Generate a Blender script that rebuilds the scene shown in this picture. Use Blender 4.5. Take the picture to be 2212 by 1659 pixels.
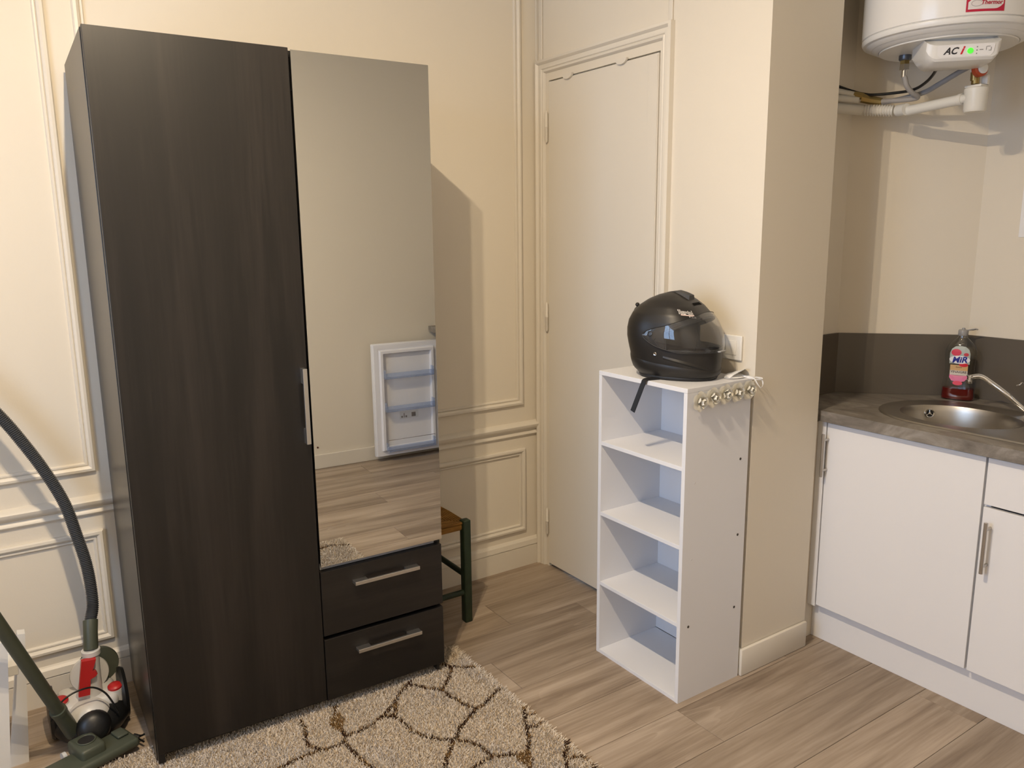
import bpy, bmesh, math, random
import numpy as np
from mathutils import Vector, Matrix
random.seed(7); RNG = np.random.default_rng(7)
for o in list(bpy.data.objects): bpy.data.objects.remove(o)
SC = bpy.context.scene
COL = SC.collection

# ------------------------------------------------------------------ camera
IW, IH = 2212, 1659
CAMP = np.array([-2.02387, -2.79887, 1.5]); YAW, PITCH, ROLL, FPX = 0.591638, -0.190358, -0.010475, 1704.85
def cam_axes():
    f = np.array([math.sin(YAW)*math.cos(PITCH), math.cos(YAW)*math.cos(PITCH), math.sin(PITCH)])
    r0 = np.array([math.cos(YAW), -math.sin(YAW), 0.]); u0 = np.cross(r0, f)
    c, s = math.cos(ROLL), math.sin(ROLL)
    return c*r0+s*u0, -s*r0+c*u0, f
CR, CU, CF = cam_axes()
cd = bpy.data.cameras.new('camera'); cam = bpy.data.objects.new('camera', cd); COL.objects.link(cam)
cd.sensor_width = 36; cd.lens = FPX*36/IW; cd.clip_start = 0.02
cam.matrix_world = Matrix(((CR[0], CU[0], -CF[0], CAMP[0]), (CR[1], CU[1], -CF[1], CAMP[1]), (CR[2], CU[2], -CF[2], CAMP[2]), (0, 0, 0, 1)))
SC.camera = cam

# ------------------------------------------------------------------ world, daylight, exposure
SC.view_settings.view_transform = 'Standard'; SC.view_settings.look = 'None'
SC.view_settings.gamma = 1; SC.view_settings.use_curve_mapping = False
SC.view_settings.exposure = 0.0
W = bpy.data.worlds.new('sky'); SC.world = W; W.use_nodes = True
bg = W.node_tree.nodes['Background']; bg.inputs[0].default_value = (0.50, 0.68, 1.0, 1); bg.inputs[1].default_value = 8.5
WIN = (-2.30, -1.00, 0.75, 2.35)   # window opening in the left wall: y0 y1 z0 z1
XL = -3.10
pl = bpy.data.lights.new('window_portal', 'AREA'); pl.shape = 'RECTANGLE'; pl.size = WIN[1]-WIN[0]; pl.size_y = WIN[3]-WIN[2]
pl.cycles.is_portal = True
po = bpy.data.objects.new('window_portal', pl); COL.objects.link(po)
po.location = (XL-0.16, (WIN[0]+WIN[1])/2, (WIN[2]+WIN[3])/2); po.rotation_euler = (math.pi/2, 0, -math.pi/2)
LAMP_ALL, LAMP_DOWN = 16.0, 21.0      # watts of each bulb: all round, and forward-facing
CEIL = 2.95

# ------------------------------------------------------------------ pixel helpers
def ray(px): return CF + (px[0]-IW/2)/FPX*CR - (px[1]-IH/2)/FPX*CU
def hit(px, ax, val):
    d = ray(px); t = (val-CAMP[ax])/d[ax]; return CAMP+t*d
def phit(px, p0, n):
    d = ray(px); n = np.array(n, float); t = ((np.array(p0)-CAMP)@n)/(d@n); return CAMP+t*d

# ------------------------------------------------------------------ mesh helpers
class MB:
    def __init__(s): s.v = []; s.f = []
    def add(s, vs, fs):
        o = len(s.v); s.v += [tuple(map(float, v)) for v in vs]; s.f += [tuple(i+o for i in f) for f in fs]; return s
    def box(s, x0, x1, y0, y1, z0, z1):
        x0, x1 = min(x0, x1), max(x0, x1); y0, y1 = min(y0, y1), max(y0, y1); z0, z1 = min(z0, z1), max(z0, z1)
        return s.add([(x0,y0,z0),(x1,y0,z0),(x1,y1,z0),(x0,y1,z0),(x0,y0,z1),(x1,y0,z1),(x1,y1,z1),(x0,y1,z1)],
              [(0,3,2,1),(4,5,6,7),(0,1,5,4),(1,2,6,5),(2,3,7,6),(3,0,4,7)])
    def rbox(s, x0, x1, y0, y1, z0, z1, r=.003, seg=2):
        bm = bmesh.new(); t = MB().box(x0, x1, y0, y1, z0, z1)
        vs = [bm.verts.new(v) for v in t.v]
        for f in t.f: bm.faces.new([vs[i] for i in f])
        bmesh.ops.bevel(bm, geom=bm.edges[:], offset=r, segments=seg, affect='EDGES', profile=.5)
        bm.verts.index_update()
        s.add([v.co for v in bm.verts], [[v.index for v in f.verts] for f in bm.faces]); bm.free(); return s
    def prism(s, poly, z0, z1, fn=None):
        n = len(poly); fn = fn or (lambda a, b, c: (a, b, c))
        vs = [fn(a, b, z0) for a, b in poly]+[fn(a, b, z1) for a, b in poly]
        return s.add(vs, [tuple(range(n-1, -1, -1)), tuple(range(n, 2*n))]+[(i, (i+1) % n, n+(i+1) % n, n+i) for i in range(n)])
    def lathe(s, prof, c=(0, 0, 0), n=32, axis=(0, 0, 1), caps=True):
        ax = Vector(axis).normalized(); t = Vector((1, 0, 0)) if abs(ax.x) < .9 else Vector((0, 1, 0))
        e1 = ax.cross(t).normalized(); e2 = ax.cross(e1); c = Vector(c); vs = []; fs = []
        for r, h in prof:
            for k in range(n):
                a = 2*math.pi*k/n; vs.append(c+ax*h+e1*(r*math.cos(a))+e2*(r*math.sin(a)))
        m = len(prof)
        for j in range(m-1):
            for k in range(n): fs.append((j*n+k, j*n+(k+1) % n, (j+1)*n+(k+1) % n, (j+1)*n+k))
        if caps:
            fs.append(tuple(range(n-1, -1, -1))); fs.append(tuple(range((m-1)*n, m*n)))
        return s.add(vs, fs)
    def tube(s, path, r, n=10, caps=True):
        P = [Vector(p) for p in path]; m = len(P); rs = r if hasattr(r, '__len__') else [r]*m
        T = [((P[min(i+1, m-1)]-P[max(i-1, 0)]).normalized()) for i in range(m)]
        up = Vector((0, 0, 1)) if abs(T[0].z) < .9 else Vector((1, 0, 0))
        e = T[0].cross(up).normalized(); vs = []; fs = []
        for i in range(m):
            e = (e-T[i]*e.dot(T[i])).normalized(); b = T[i].cross(e)
            for k in range(n):
                a = 2*math.pi*k/n; vs.append(P[i]+(e*math.cos(a)+b*math.sin(a))*rs[i])
        for j in range(m-1):
            for k in range(n): fs.append((j*n+k, j*n+(k+1) % n, (j+1)*n+(k+1) % n, (j+1)*n+k))
        if caps: fs.append(tuple(range(n-1, -1, -1))); fs.append(tuple(range((m-1)*n, m*n)))
        return s.add(vs, fs)
    def ribbon(s, path, w, t, wdir):
        P = [Vector(p) for p in path]; m = len(P); vs = []; fs = []
        ws = w if hasattr(w, '__len__') else [w]*m
        for i in range(m):
            T = (P[min(i+1, m-1)]-P[max(i-1, 0)]).normalized(); wd = Vector(wdir); wd = (wd-T*wd.dot(T)).normalized(); nn = T.cross(wd)
            for a, b in ((-1, -1), (1, -1), (1, 1), (-1, 1)): vs.append(P[i]+wd*(a*ws[i]/2)+nn*(b*t/2))
        for j in range(m-1):
            for k in range(4): fs.append((j*4+k, j*4+(k+1) % 4, (j+1)*4+(k+1) % 4, (j+1)*4+k))
        fs += [(3, 2, 1, 0), (m*4-4, m*4-3, m*4-2, m*4-1)]
        return s.add(vs, fs)
    def sweep(s, path, prof, fn, closed=False):
        """mitred moulding: path of 2-D points, prof = (inset to the left of travel, height)"""
        n = len(path); P = [Vector(p) for p in path]; vs = []; fs = []; k = len(prof)
        for i in range(n):
            if closed: a, b = P[i]-P[i-1], P[(i+1) % n]-P[i]
            else:
                a = P[i]-P[i-1] if i else P[1]-P[0]; b = P[i+1]-P[i] if i < n-1 else P[i]-P[i-1]
            a.normalize(); b.normalize(); na = Vector((-a.y, a.x)); nb = Vector((-b.y, b.x)); mi = (na+nb); mi /= max(mi.dot(na), .2)
            for d, h in prof:
                q = P[i]+mi*d; vs.append(fn(q.x, q.y, h))
        for i in range(n if closed else n-1):
            j = (i+1) % n
            for t in range(k-1): fs.append((i*k+t, j*k+t, j*k+t+1, i*k+t+1))
        if not closed:
            fs += [tuple(range(k)), tuple(range((n-1)*k+k-1, (n-1)*k-1, -1))]
        return s.add(vs, fs)
def finish(name, me, mat, parent=None, smooth=None):
    bm = bmesh.new(); bm.from_mesh(me); bmesh.ops.recalc_face_normals(bm, faces=bm.faces[:]); bm.to_mesh(me); bm.free()
    if smooth is not None:
        me.shade_smooth()
        try: me.set_sharp_from_angle(angle=math.radians(smooth))
        except Exception: pass
    if mat: me.materials.append(mat)
    o = bpy.data.objects.new(name, me); COL.objects.link(o)
    if parent: o.parent = parent
    return o
def obj(name, mb, mat, parent=None, smooth=None, world=False):
    """world: coordinates are world ones, parent is an unrotated Empty or mesh thing"""
    vs = mb.v
    if world and parent is not None:
        p = parent; L = Vector((0, 0, 0))
        while p: L += Vector(p.location); p = p.parent
        vs = [tuple(Vector(v)-L) for v in vs]
    me = bpy.data.meshes.new(name); me.from_pydata(vs, [], mb.f); me.update()
    return finish(name, me, mat, parent, smooth)
def tag(o, label=None, cat=None, group=None, kind=None):
    if label: o['label'] = label
    if cat: o['category'] = cat
    if group: o['group'] = group
    if kind: o['kind'] = kind
    return o
def thing(name, label, cat, loc=(0, 0, 0), rz=0, group=None, kind=None):
    o = bpy.data.objects.new(name, None); COL.objects.link(o); o.empty_display_size = .1
    o.location = loc; o.rotation_euler = (0, 0, rz); return tag(o, label, cat, group, kind)
def copy_tree(o, parent=None):
    c = o.copy(); COL.objects.link(c); c.parent = parent
    for ch in list(o.children): copy_tree(ch, c)
    return c
def spline(pts, n=8):
    P = [np.array(p, float) for p in pts]; out = []
    Q = [2*P[0]-P[1]]+P+[2*P[-1]-P[-2]]
    for i in range(1, len(Q)-2):
        a, b, c, d = Q[i-1:i+3]
        for k in range(n):
            t = k/n; out.append(.5*((2*b)+(-a+c)*t+(2*a-5*b+4*c-d)*t*t+(-a+3*b-3*c+d)*t**3))
    out.append(P[-1]); return out
def text2d(s, size, shear=0, extr=0):
    cu = bpy.data.curves.new('t', 'FONT'); cu.body = s; cu.size = size; cu.align_x = 'CENTER'; cu.align_y = 'CENTER'; cu.shear = shear; cu.resolution_u = 3
    cu.offset = extr
    o = bpy.data.objects.new('t', cu); COL.objects.link(o)
    me = bpy.data.meshes.new_from_object(o); V = [tuple(v.co) for v in me.vertices]; F = [tuple(p.vertices) for p in me.polygons]
    bpy.data.objects.remove(o); bpy.data.curves.remove(cu); bpy.data.meshes.remove(me); return V, F
def text_part(name, s, size, fn, mat, parent, shear=0, world=True, bold=0):
    V, F = text2d(s, size, shear, bold); mb = MB().add([fn(v[0], v[1]) for v in V], F)
    return obj(name, mb, mat, parent, world=world)

# ------------------------------------------------------------------ materials
def srgb(r, g, b):
    f = lambda c: (c/255/12.92) if c/255 <= .04045 else ((c/255+.055)/1.055)**2.4
    return (f(r), f(g), f(b))
def mat(name, col, rough=.5, metal=0, spec=.5, bump=0, bscale=200, var=0, vscale=6, trans=0, ior=1.45, coat=0, emis=None, estr=0):
    m = bpy.data.materials.new(name); m.use_nodes = True; nt = m.node_tree; b = nt.nodes['Principled BSDF']
    b.inputs['Base Color'].default_value = (*col, 1); b.inputs['Roughness'].default_value = rough; b.inputs['Metallic'].default_value = metal
    b.inputs['Specular IOR Level'].default_value = spec; b.inputs['IOR'].default_value = ior
    if trans: b.inputs['Transmission Weight'].default_value = trans
    if coat: b.inputs['Coat Weight'].default_value = coat
    if emis: b.inputs['Emission Color'].default_value = (*emis, 1); b.inputs['Emission Strength'].default_value = estr
    if bump or var: tc = nt.nodes.new('ShaderNodeTexCoord')
    if var:
        n = nt.nodes.new('ShaderNodeTexNoise'); n.inputs['Scale'].default_value = vscale; n.inputs['Detail'].default_value = 4
        nt.links.new(tc.outputs['Object'], n.inputs['Vector'])
        mx = nt.nodes.new('ShaderNodeMix'); mx.data_type = 'RGBA'
        mx.inputs[6].default_value = (*[c*(1-var) for c in col], 1); mx.inputs[7].default_value = (*[min(1, c*(1+var)) for c in col], 1)
        nt.links.new(n.outputs['Fac'], mx.inputs[0]); nt.links.new(mx.outputs[2], b.inputs['Base Color'])
    if bump:
        n = nt.nodes.new('ShaderNodeTexNoise'); n.inputs['Scale'].default_value = bscale; n.inputs['Detail'].default_value = 3
        bp = nt.nodes.new('ShaderNodeBump'); bp.inputs['Strength'].default_value = bump; bp.inputs['Distance'].default_value = .002
        nt.links.new(tc.outputs['Object'], n.inputs['Vector']); nt.links.new(n.outputs['Fac'], bp.inputs['Height']); nt.links.new(bp.outputs[0], b.inputs['Normal'])
    return m
def wood(name, c0, c1, c2, scale, rough=.45, spec=.5, rnd=False, bump=.15, wave=0, fine=None):
    """grain stretched along the axis whose scale is small"""
    m = bpy.data.materials.new(name); m.use_nodes = True; nt = m.node_tree; b = nt.nodes['Principled BSDF']; N = nt.nodes.new; Lk = nt.links.new
    tc = N('ShaderNodeTexCoord'); vec = tc.outputs['Object']
    if rnd:
        oi = N('ShaderNodeObjectInfo'); ml = N('ShaderNodeMath'); ml.operation = 'MULTIPLY'; ml.inputs[1].default_value = 37
        Lk(oi.outputs['Random'], ml.inputs[0]); va = N('ShaderNodeVectorMath'); va.operation = 'ADD'
        cx = N('ShaderNodeCombineXYZ'); Lk(ml.outputs[0], cx.inputs[0]); Lk(ml.outputs[0], cx.inputs[1]); Lk(ml.outputs[0], cx.inputs[2])
        Lk(vec, va.inputs[0]); Lk(cx.outputs[0], va.inputs[1]); vec = va.outputs[0]
    mp = N('ShaderNodeMapping'); mp.inputs['Scale'].default_value = scale; Lk(vec, mp.inputs['Vector'])
    n1 = N('ShaderNodeTexNoise'); n1.inputs['Scale'].default_value = 1; n1.inputs['Detail'].default_value = 5; n1.inputs['Roughness'].default_value = .6; n1.inputs['Distortion'].default_value = .6
    Lk(mp.outputs[0], n1.inputs['Vector'])
    mp2 = N('ShaderNodeMapping'); mp2.inputs['Scale'].default_value = fine or [s*7 for s in scale]; Lk(vec, mp2.inputs['Vector'])
    n2 = N('ShaderNodeTexNoise'); n2.inputs['Scale'].default_value = 1; n2.inputs['Detail'].default_value = 3; Lk(mp2.outputs[0], n2.inputs['Vector'])
    mx = N('ShaderNodeMath'); mx.operation = 'MULTIPLY_ADD'; mx.inputs[1].default_value = .45; Lk(n2.outputs['Fac'], mx.inputs[0])
    s1 = N('ShaderNodeMath'); s1.operation = 'MULTIPLY_ADD'; s1.inputs[1].default_value = 1.25; s1.inputs[2].default_value = -.33; Lk(n1.outputs['Fac'], s1.inputs[0])
    Lk(s1.outputs[0], mx.inputs[2]); val = mx.outputs[0]
    if wave:
        mp3 = N('ShaderNodeMapping'); mp3.inputs['Scale'].default_value = (scale[0]*.55, scale[1]*.55, 1); Lk(vec, mp3.inputs['Vector'])
        n3 = N('ShaderNodeTexNoise'); n3.inputs['Scale'].default_value = 1; n3.inputs['Detail'].default_value = 1.5; n3.inputs['Distortion'].default_value = .3; Lk(mp3.outputs[0], n3.inputs['Vector'])
        m9 = N('ShaderNodeMath'); m9.operation = 'MULTIPLY'; m9.inputs[1].default_value = 26; Lk(n3.outputs['Fac'], m9.inputs[0])
        fr = N('ShaderNodeMath'); fr.operation = 'FRACT'; Lk(m9.outputs[0], fr.inputs[0])
        cr = N('ShaderNodeValToRGB'); cr.color_ramp.elements[0].position = 0; cr.color_ramp.elements[0].color = (1, 1, 1, 1); cr.color_ramp.elements[1].position = .35; cr.color_ramp.elements[1].color = (0, 0, 0, 1)
        Lk(fr.outputs[0], cr.inputs[0])
        pk = N('ShaderNodeTexNoise'); pk.inputs['Scale'].default_value = 2.1; pk.inputs['Detail'].default_value = 1; Lk(vec, pk.inputs['Vector'])
        pr = N('ShaderNodeMapRange'); pr.inputs[1].default_value = .5; pr.inputs[2].default_value = .68; Lk(pk.outputs['Fac'], pr.inputs[0])
        mm = N('ShaderNodeMath'); mm.operation = 'MULTIPLY'; Lk(cr.outputs[0], mm.inputs[0]); Lk(pr.outputs[0], mm.inputs[1])
        ad = N('ShaderNodeMath'); ad.operation = 'MULTIPLY_ADD'; ad.inputs[1].default_value = wave; Lk(mm.outputs[0], ad.inputs[0]); Lk(val, ad.inputs[2]); val = ad.outputs[0]
    rp = N('ShaderNodeValToRGB'); e = rp.color_ramp.elements
    e[0].position = .25; e[0].color = (*c0, 1); e[1].position = .8; e[1].color = (*c2, 1); k = e.new(.5); k.color = (*c1, 1)
    Lk(val, rp.inputs[0]); colo = rp.outputs[0]
    if rnd:
        hs = N('ShaderNodeHueSaturation'); mr = N('ShaderNodeMapRange'); mr.inputs[3].default_value = .9; mr.inputs[4].default_value = 1.1
        Lk(oi.outputs['Random'], mr.inputs[0]); Lk(mr.outputs[0], hs.inputs['Value']); Lk(colo, hs.inputs['Color']); colo = hs.outputs[0]
    Lk(colo, b.inputs['Base Color']); b.inputs['Roughness'].default_value = rough; b.inputs['Specular IOR Level'].default_value = spec
    bp = N('ShaderNodeBump'); bp.inputs['Strength'].default_value = bump; bp.inputs['Distance'].default_value = .001; Lk(val, bp.inputs['Height']); Lk(bp.outputs[0], b.inputs['Normal'])
    return m
def glassy(name, tint, opac, rough=.02, refl=.5):
    """thin clear plastic: mostly see-through, with a gloss that follows the surface angle"""
    m = bpy.data.materials.new(name); m.use_nodes = True; nt = m.node_tree; nt.nodes.clear(); N = nt.nodes.new
    out = N('ShaderNodeOutputMaterial'); tr = N('ShaderNodeBsdfTransparent'); tr.inputs[0].default_value = (*tint, 1)
    gl = N('ShaderNodeBsdfGlossy'); gl.inputs['Roughness'].default_value = rough; df = N('ShaderNodeBsdfDiffuse'); df.inputs[0].default_value = (*[t*.8 for t in tint], 1)
    lw = N('ShaderNodeLayerWeight'); pw = N('ShaderNodeMath'); pw.operation = 'POWER'; pw.inputs[1].default_value = 5
    nt.links.new(lw.outputs['Facing'], pw.inputs[0]); sc = N('ShaderNodeMath'); sc.operation = 'MULTIPLY_ADD'; sc.inputs[1].default_value = .9*refl*2; sc.inputs[2].default_value = .045*refl*2
    nt.links.new(pw.outputs[0], sc.inputs[0])
    m1 = N('ShaderNodeMixShader'); m1.inputs[0].default_value = opac; nt.links.new(tr.outputs[0], m1.inputs[1]); nt.links.new(df.outputs[0], m1.inputs[2])
    m2 = N('ShaderNodeMixShader'); nt.links.new(sc.outputs[0], m2.inputs[0]); nt.links.new(m1.outputs[0], m2.inputs[1]); nt.links.new(gl.outputs[0], m2.inputs[2])
    nt.links.new(m2.outputs[0], out.inputs[0]); return m

PAINT = mat('ivory_wall_paint', (.72, .655, .545), .55, spec=.35, bump=.10, bscale=160)
TRIM = mat('ivory_gloss_paint', (.70, .645, .55), .38, spec=.4, bump=.05, bscale=60)
CEILM = mat('ceiling_white', (.62, .60, .56), .8)
WHITE = mat('white_melamine', (.74, .74, .76), .42, bump=.03, bscale=500)
WHITE2 = mat('white_lacquer_front', (.77, .76, .76), .35, bump=.04, bscale=400)
PLASTW = mat('white_plastic', (.78, .77, .74), .3)
ENAMEL = mat('white_enamel', (.80, .78, .74), .18)
BLACK = mat('black_satin', (.012, .012, .012), .35)
DARKGAP = mat('dark_void', (.01, .009, .008), .8)
CHROME = mat('chrome', (.75, .75, .75), .12, 1)
SATIN = mat('brushed_steel', (.52, .49, .45), .32, 1, bump=.05, bscale=300)
ALU = mat('aluminium_handle', (.62, .61, .59), .35, 1)
BRASS = mat('aged_brass', (.40, .30, .12), .4, 1)
MIRROR = mat('mirror_glass', (.78, .79, .77), 0.0, 1)
WENGE = wood('wenge_vertical', (.0030, .0024, .002), (.0062, .0048, .0039), (.017, .013, .0105), (9, 9, .55), .40, .55, fine=(130, 130, 5))
WENGEH = wood('wenge_horizontal', (.0030, .0024, .002), (.0062, .0048, .0039), (.017, .013, .0105), (.55, 9, 9), .40, .55, fine=(5, 130, 130))
WENGES = wood('wenge_side', (.006, .0054, .005), (.011, .0098, .009), (.019, .017, .0155), (9, 9, .55), .33, .55, fine=(130, 130, 5))
OAK = wood('grey_oak_laminate', (.205, .150, .105), (.31, .240, .175), (.43, .345, .265), (1.1, 13, 1), .45, .35, rnd=True, bump=.08, wave=.22, fine=(5, 110, 1))
CONCRETE = None
def worktop_mat():
    m = bpy.data.materials.new('concrete_look_worktop'); m.use_nodes = True; nt = m.node_tree; b = nt.nodes['Principled BSDF']; N = nt.nodes.new; Lk = nt.links.new
    tc = N('ShaderNodeTexCoord'); mp = N('ShaderNodeMapping'); mp.inputs['Scale'].default_value = (9, 4, 9); Lk(tc.outputs['Object'], mp.inputs[0])
    n = N('ShaderNodeTexNoise'); n.inputs['Scale'].default_value = 1.3; n.inputs['Detail'].default_value = 8; n.inputs['Roughness'].default_value = .65; n.inputs['Distortion'].default_value = 1.2; Lk(mp.outputs[0], n.inputs[0])
    rp = N('ShaderNodeValToRGB'); e = rp.color_ramp.elements; e[0].position = .32; e[0].color = (.12, .103, .085, 1); e[1].position = .72; e[1].color = (.36, .33, .29, 1)
    k = e.new(.52); k.color = (.215, .19, .16, 1); Lk(n.outputs['Fac'], rp.inputs[0]); Lk(rp.outputs[0], b.inputs['Base Color']); b.inputs['Roughness'].default_value = .38
    return m
CONCRETE = worktop_mat()
SPLASH = mat('splashback_taupe', (.105, .088, .068), .3, var=.12, vscale=5)
SINKST = mat('sink_steel', (.46, .43, .38), .34, 1, bump=.05, bscale=250)

# ------------------------------------------------------------------ setting
YD = -3.21; L = 1.1766; D = 0.343
AC = (.69, -1.0); AB = (1.005, -1.331); XK = 1.005
def struct(name, mb, m, label, cat, smooth=None): return tag(obj(name, mb, m, None, smooth), label, cat, kind='structure')
struct('ceiling', MB().box(XL-.2, 1.25, YD-.15, .15, CEIL, CEIL+.1), CEILM, 'plain off-white ceiling over the whole room', 'ceiling')
struct('wall_back', MB().box(XL-.2, .002, 0, .15, -.05, CEIL), PAINT, 'ivory panelled wall behind the dark wardrobe', 'wall')
struct('wall_front', MB().box(XL-.2, 1.25, YD-.15, YD, -.05, CEIL), PAINT, 'plain cream wall seen only in the wardrobe mirror', 'wall')
mb = MB()
y0, y1, z0, z1 = WIN
for b in ((YD, y0, -.05, CEIL), (y1, .0, -.05, CEIL), (y0, y1, -.05, z0), (y0, y1, z1, CEIL)): mb.box(XL-.2, XL, *b)
struct('wall_left', mb, PAINT, 'cream wall holding the daylight window', 'wall')
DL, DR, DT = -.078, -.717, 2.103      # cupboard door opening
mb = MB().box(0, .343, -L, DR, -.05, CEIL).box(0, .1, DR, DL, DT, CEIL).box(0, .1, DL, .15, -.05, CEIL).box(D-.1, D, DR, .15, -.05, CEIL)
struct('wall_right', mb, PAINT, 'cream wall with the cupboard door and its outer pillar corner', 'wall')
mb = MB().prism([(D, -1.0), AC, AB, (XK, YD), (1.25, YD), (1.25, .15), (D, .15)], -.05, CEIL)
struct('wall_kitchen', mb, PAINT, 'cream kitchen alcove wall with its slanted corner', 'wall')
mb = MB().box(D+.0005, .60, -1.146, -1.0005, 0, .83)
struct('trim_1', mb, PAINT, 'narrow cream boxed infill between the pillar and the kitchen units', 'trim')

# floor and its planks
fl = struct('floor', MB().box(XL-.2, 1.25, YD-.15, .15, -.06, -.009), DARKGAP, 'grey oak laminate floor laid in long planks', 'floor')
PW, PLN, GAP = .192, 1.285, .0014
offs = {2: -.45, 3: -.13, 1: .35, 4: .62, 5: -.78, 6: .22, 7: -.33, 8: .5}
full = None
def plank_mesh(w, d):
    me = bpy.data.meshes.new('plank'); t = MB()
    b = .0008; T = -.0086
    t.add([(0, 0, T), (w, 0, T), (w, d, T), (0, d, T), (0, 0, -b), (w, 0, -b), (w, d, -b), (0, d, -b), (b, b, 0), (w-b, b, 0), (w-b, d-b, 0), (b, d-b, 0)],
          [(0, 1, 5, 4), (1, 2, 6, 5), (2, 3, 7, 6), (3, 0, 4, 7), (4, 5, 9, 8), (5, 6, 10, 9), (6, 7, 11, 10), (7, 4, 8, 11), (8, 9, 10, 11), (3, 2, 1, 0)])
    me.from_pydata(t.v, [], t.f); me.update(); me.materials.append(OAK); return me
cache = {}
for r in range(0, 18):
    ya = -.05-(r-1)*PW; yb = ya-PW
    ya, yb = min(ya, 0), max(yb, YD)
    if ya-yb < .01: continue
    xmax = 0.0 if yb > -L else .60
    if yb > -L: xmax = .02 if ya > DR else 0.0
    j = offs.get(r, (r*.47) % PLN)
    x = j-PLN*math.ceil((j-XL)/PLN)
    while x < xmax:
        a, b = max(x, XL), min(x+PLN, xmax)
        if b-a > .02:
            key = (round(b-a, 4), round(ya-yb, 4))
            if key not in cache: cache[key] = plank_mesh(b-a-GAP, ya-yb-GAP)
            o = bpy.data.objects.new('plank', cache[key]); COL.objects.link(o); o.parent = fl; o.location = (a, yb, 0)
        x += PLN

# wall A panelling
PPROF = [(0, 0), (0, .010), (.004, .015), (.012, .017), (.019, .012), (.021, .006), (.0235, .009), (.0285, .009), (.031, .006), (.032, 0)]
fnA = lambda a, b, h: (a, -h, b)
def panel(n, x0, x1, z0, z1, label):
    # counter-clockwise so that insets point inwards
    tag(obj('trim_%d' % n, MB().sweep([(x0, z0), (x1, z0), (x1, z1), (x0, z1)], PPROF, fnA, True), TRIM, None, 35), label, 'moulding', kind='structure')
panel(2, -1.700, -.090, .753, 2.62, 'tall ivory panel moulding running behind the wardrobe top')
panel(3, -1.700, -.081, .170, .556, 'low ivory panel moulding behind the green stool')
panel(4, -2.90, -1.772, .755, 2.62, 'tall ivory panel moulding left of the wardrobe')
panel(5, -2.90, -1.772, .172, .556, 'low ivory panel moulding behind the vacuum cleaner')
RPROF = [(.612, 0), (.612, .008), (.618, .012), (.624, .010), (.630, .004), (.634, .004), (.640, .014), (.650, .022), (.660, .024), (.668, .018), (.674, .006), (.676, 0)]
mb = MB()
vs = []
for xx in (XL, -.012):
    for z, h in RPROF: vs.append((xx, -h, z))
k = len(RPROF); mb.add(vs, [(t, t+1, k+t+1, k+t) for t in range(k-1)]+[tuple(range(k)), tuple(range(2*k-1, k-1, -1))])
tag(obj('trim_6', mb, TRIM, None, 35), 'ivory chair rail across the panelled wall', 'chair rail', kind='structure')
def baseboard_back():
    pr = [(0, 0), (0, .014), (.090, .014), (.092, .011), (.094, .011), (.096, .016), (.118, .013), (.126, .006), (.130, 0)]
    vs = []
    for xx in (XL, -.012):
        for z, h in pr: vs.append((xx, -h, z))
    k = len(pr); return MB().add(vs, [(t, t+1, k+t+1, k+t) for t in range(k-1)]+[tuple(range(k)), tuple(range(2*k-1, k-1, -1))])
struct('baseboard_back', baseboard_back(), TRIM, 'ivory capped baseboard along the panelled wall', 'baseboard')
struct('baseboard_front', MB().rbox(XL, .42, YD+.0005, YD+.014, 0, .095, .004), TRIM, 'pale baseboard seen only in the wardrobe mirror', 'baseboard')
mb = MB().rbox(-.0145, D-.003, -L-.0145, -L-.0005, 0, .098, .005).rbox(-.0145, -.0008, -L-.0005, -1.10, 0, .098, .004)
struct('baseboard_pillar', mb, TRIM, 'short cream baseboard round the foot of the pillar', 'baseboard', 40)
struct('baseboard_left', MB().rbox(XL+.0005, XL+.014, YD+.015, -.03, 0, .095, .004), TRIM, 'pale baseboard under the daylight window', 'baseboard')

# cupboard door
dr = thing('door_1', 'flush cream cupboard door in a moulded frame', 'door', (0, -.4, 0), kind='structure')
obj('leaf', MB().rbox(-.004, .028, DR+.004, DL-.004, .016, DT-.006, .002), TRIM, dr, world=True)
obj('strip', MB().rbox(-.0062, -.0041, DR+.006, DR+.052, .03, DT-.012, .0008), TRIM, dr, world=True)
CPROF = [(0, 0), (0, .020), (.010, .024), (.014, .020), (.018, .014), (.026, .016), (.034, .014), (.037, .010), (.041, .013), (.046, .012), (.049, .008), (.052, 0)]
fnB = lambda a, b, h: (-h-.0003, -a, b)
obj('frame', MB().sweep([(.783, 0), (.783, 2.185), (.008, 2.185), (.008, 0)], CPROF, fnB), TRIM, dr, 35, world=True)
for yy, zz in ((.076, 1.922), (.076, 1.140), (.076, .216)):
    h = MB().lathe([(.003, -.062), (.0065, -.056), (.0065, -.002), (.0072, -.001), (.0072, .001), (.0065, .002), (.0065, .056), (.003, .062)], (-.011, -yy, zz), 12)
    obj('hinge', h, TRIM, dr, 40, world=True)
for yy in (.215, .529):
    p = [(yy+.030*math.cos(a), DT+.004-.019*math.sin(a)) for a in np.linspace(0, math.pi, 13)]
    obj('door_stop', MB().prism(p, 0, .009, lambda a, b, c: (-.005-c, -a, b)), TRIM, dr, world=True)
struct('trim_7', MB().rbox(-.008, -.0006, -.775, -.757, 2.187, CEIL-.02, .003).rbox(-.008, -.0006, -.040, -.024, 2.187, CEIL-.02, .003), TRIM, 'thin upright beads on the wall above the cupboard door', 'moulding')
struct('trim_8', MB().rbox(-.012, -.0004, -.0075, -.0002, 0, CEIL-.01, .002), TRIM, 'slim corner bead between panelled wall and door frame', 'moulding')

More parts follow.
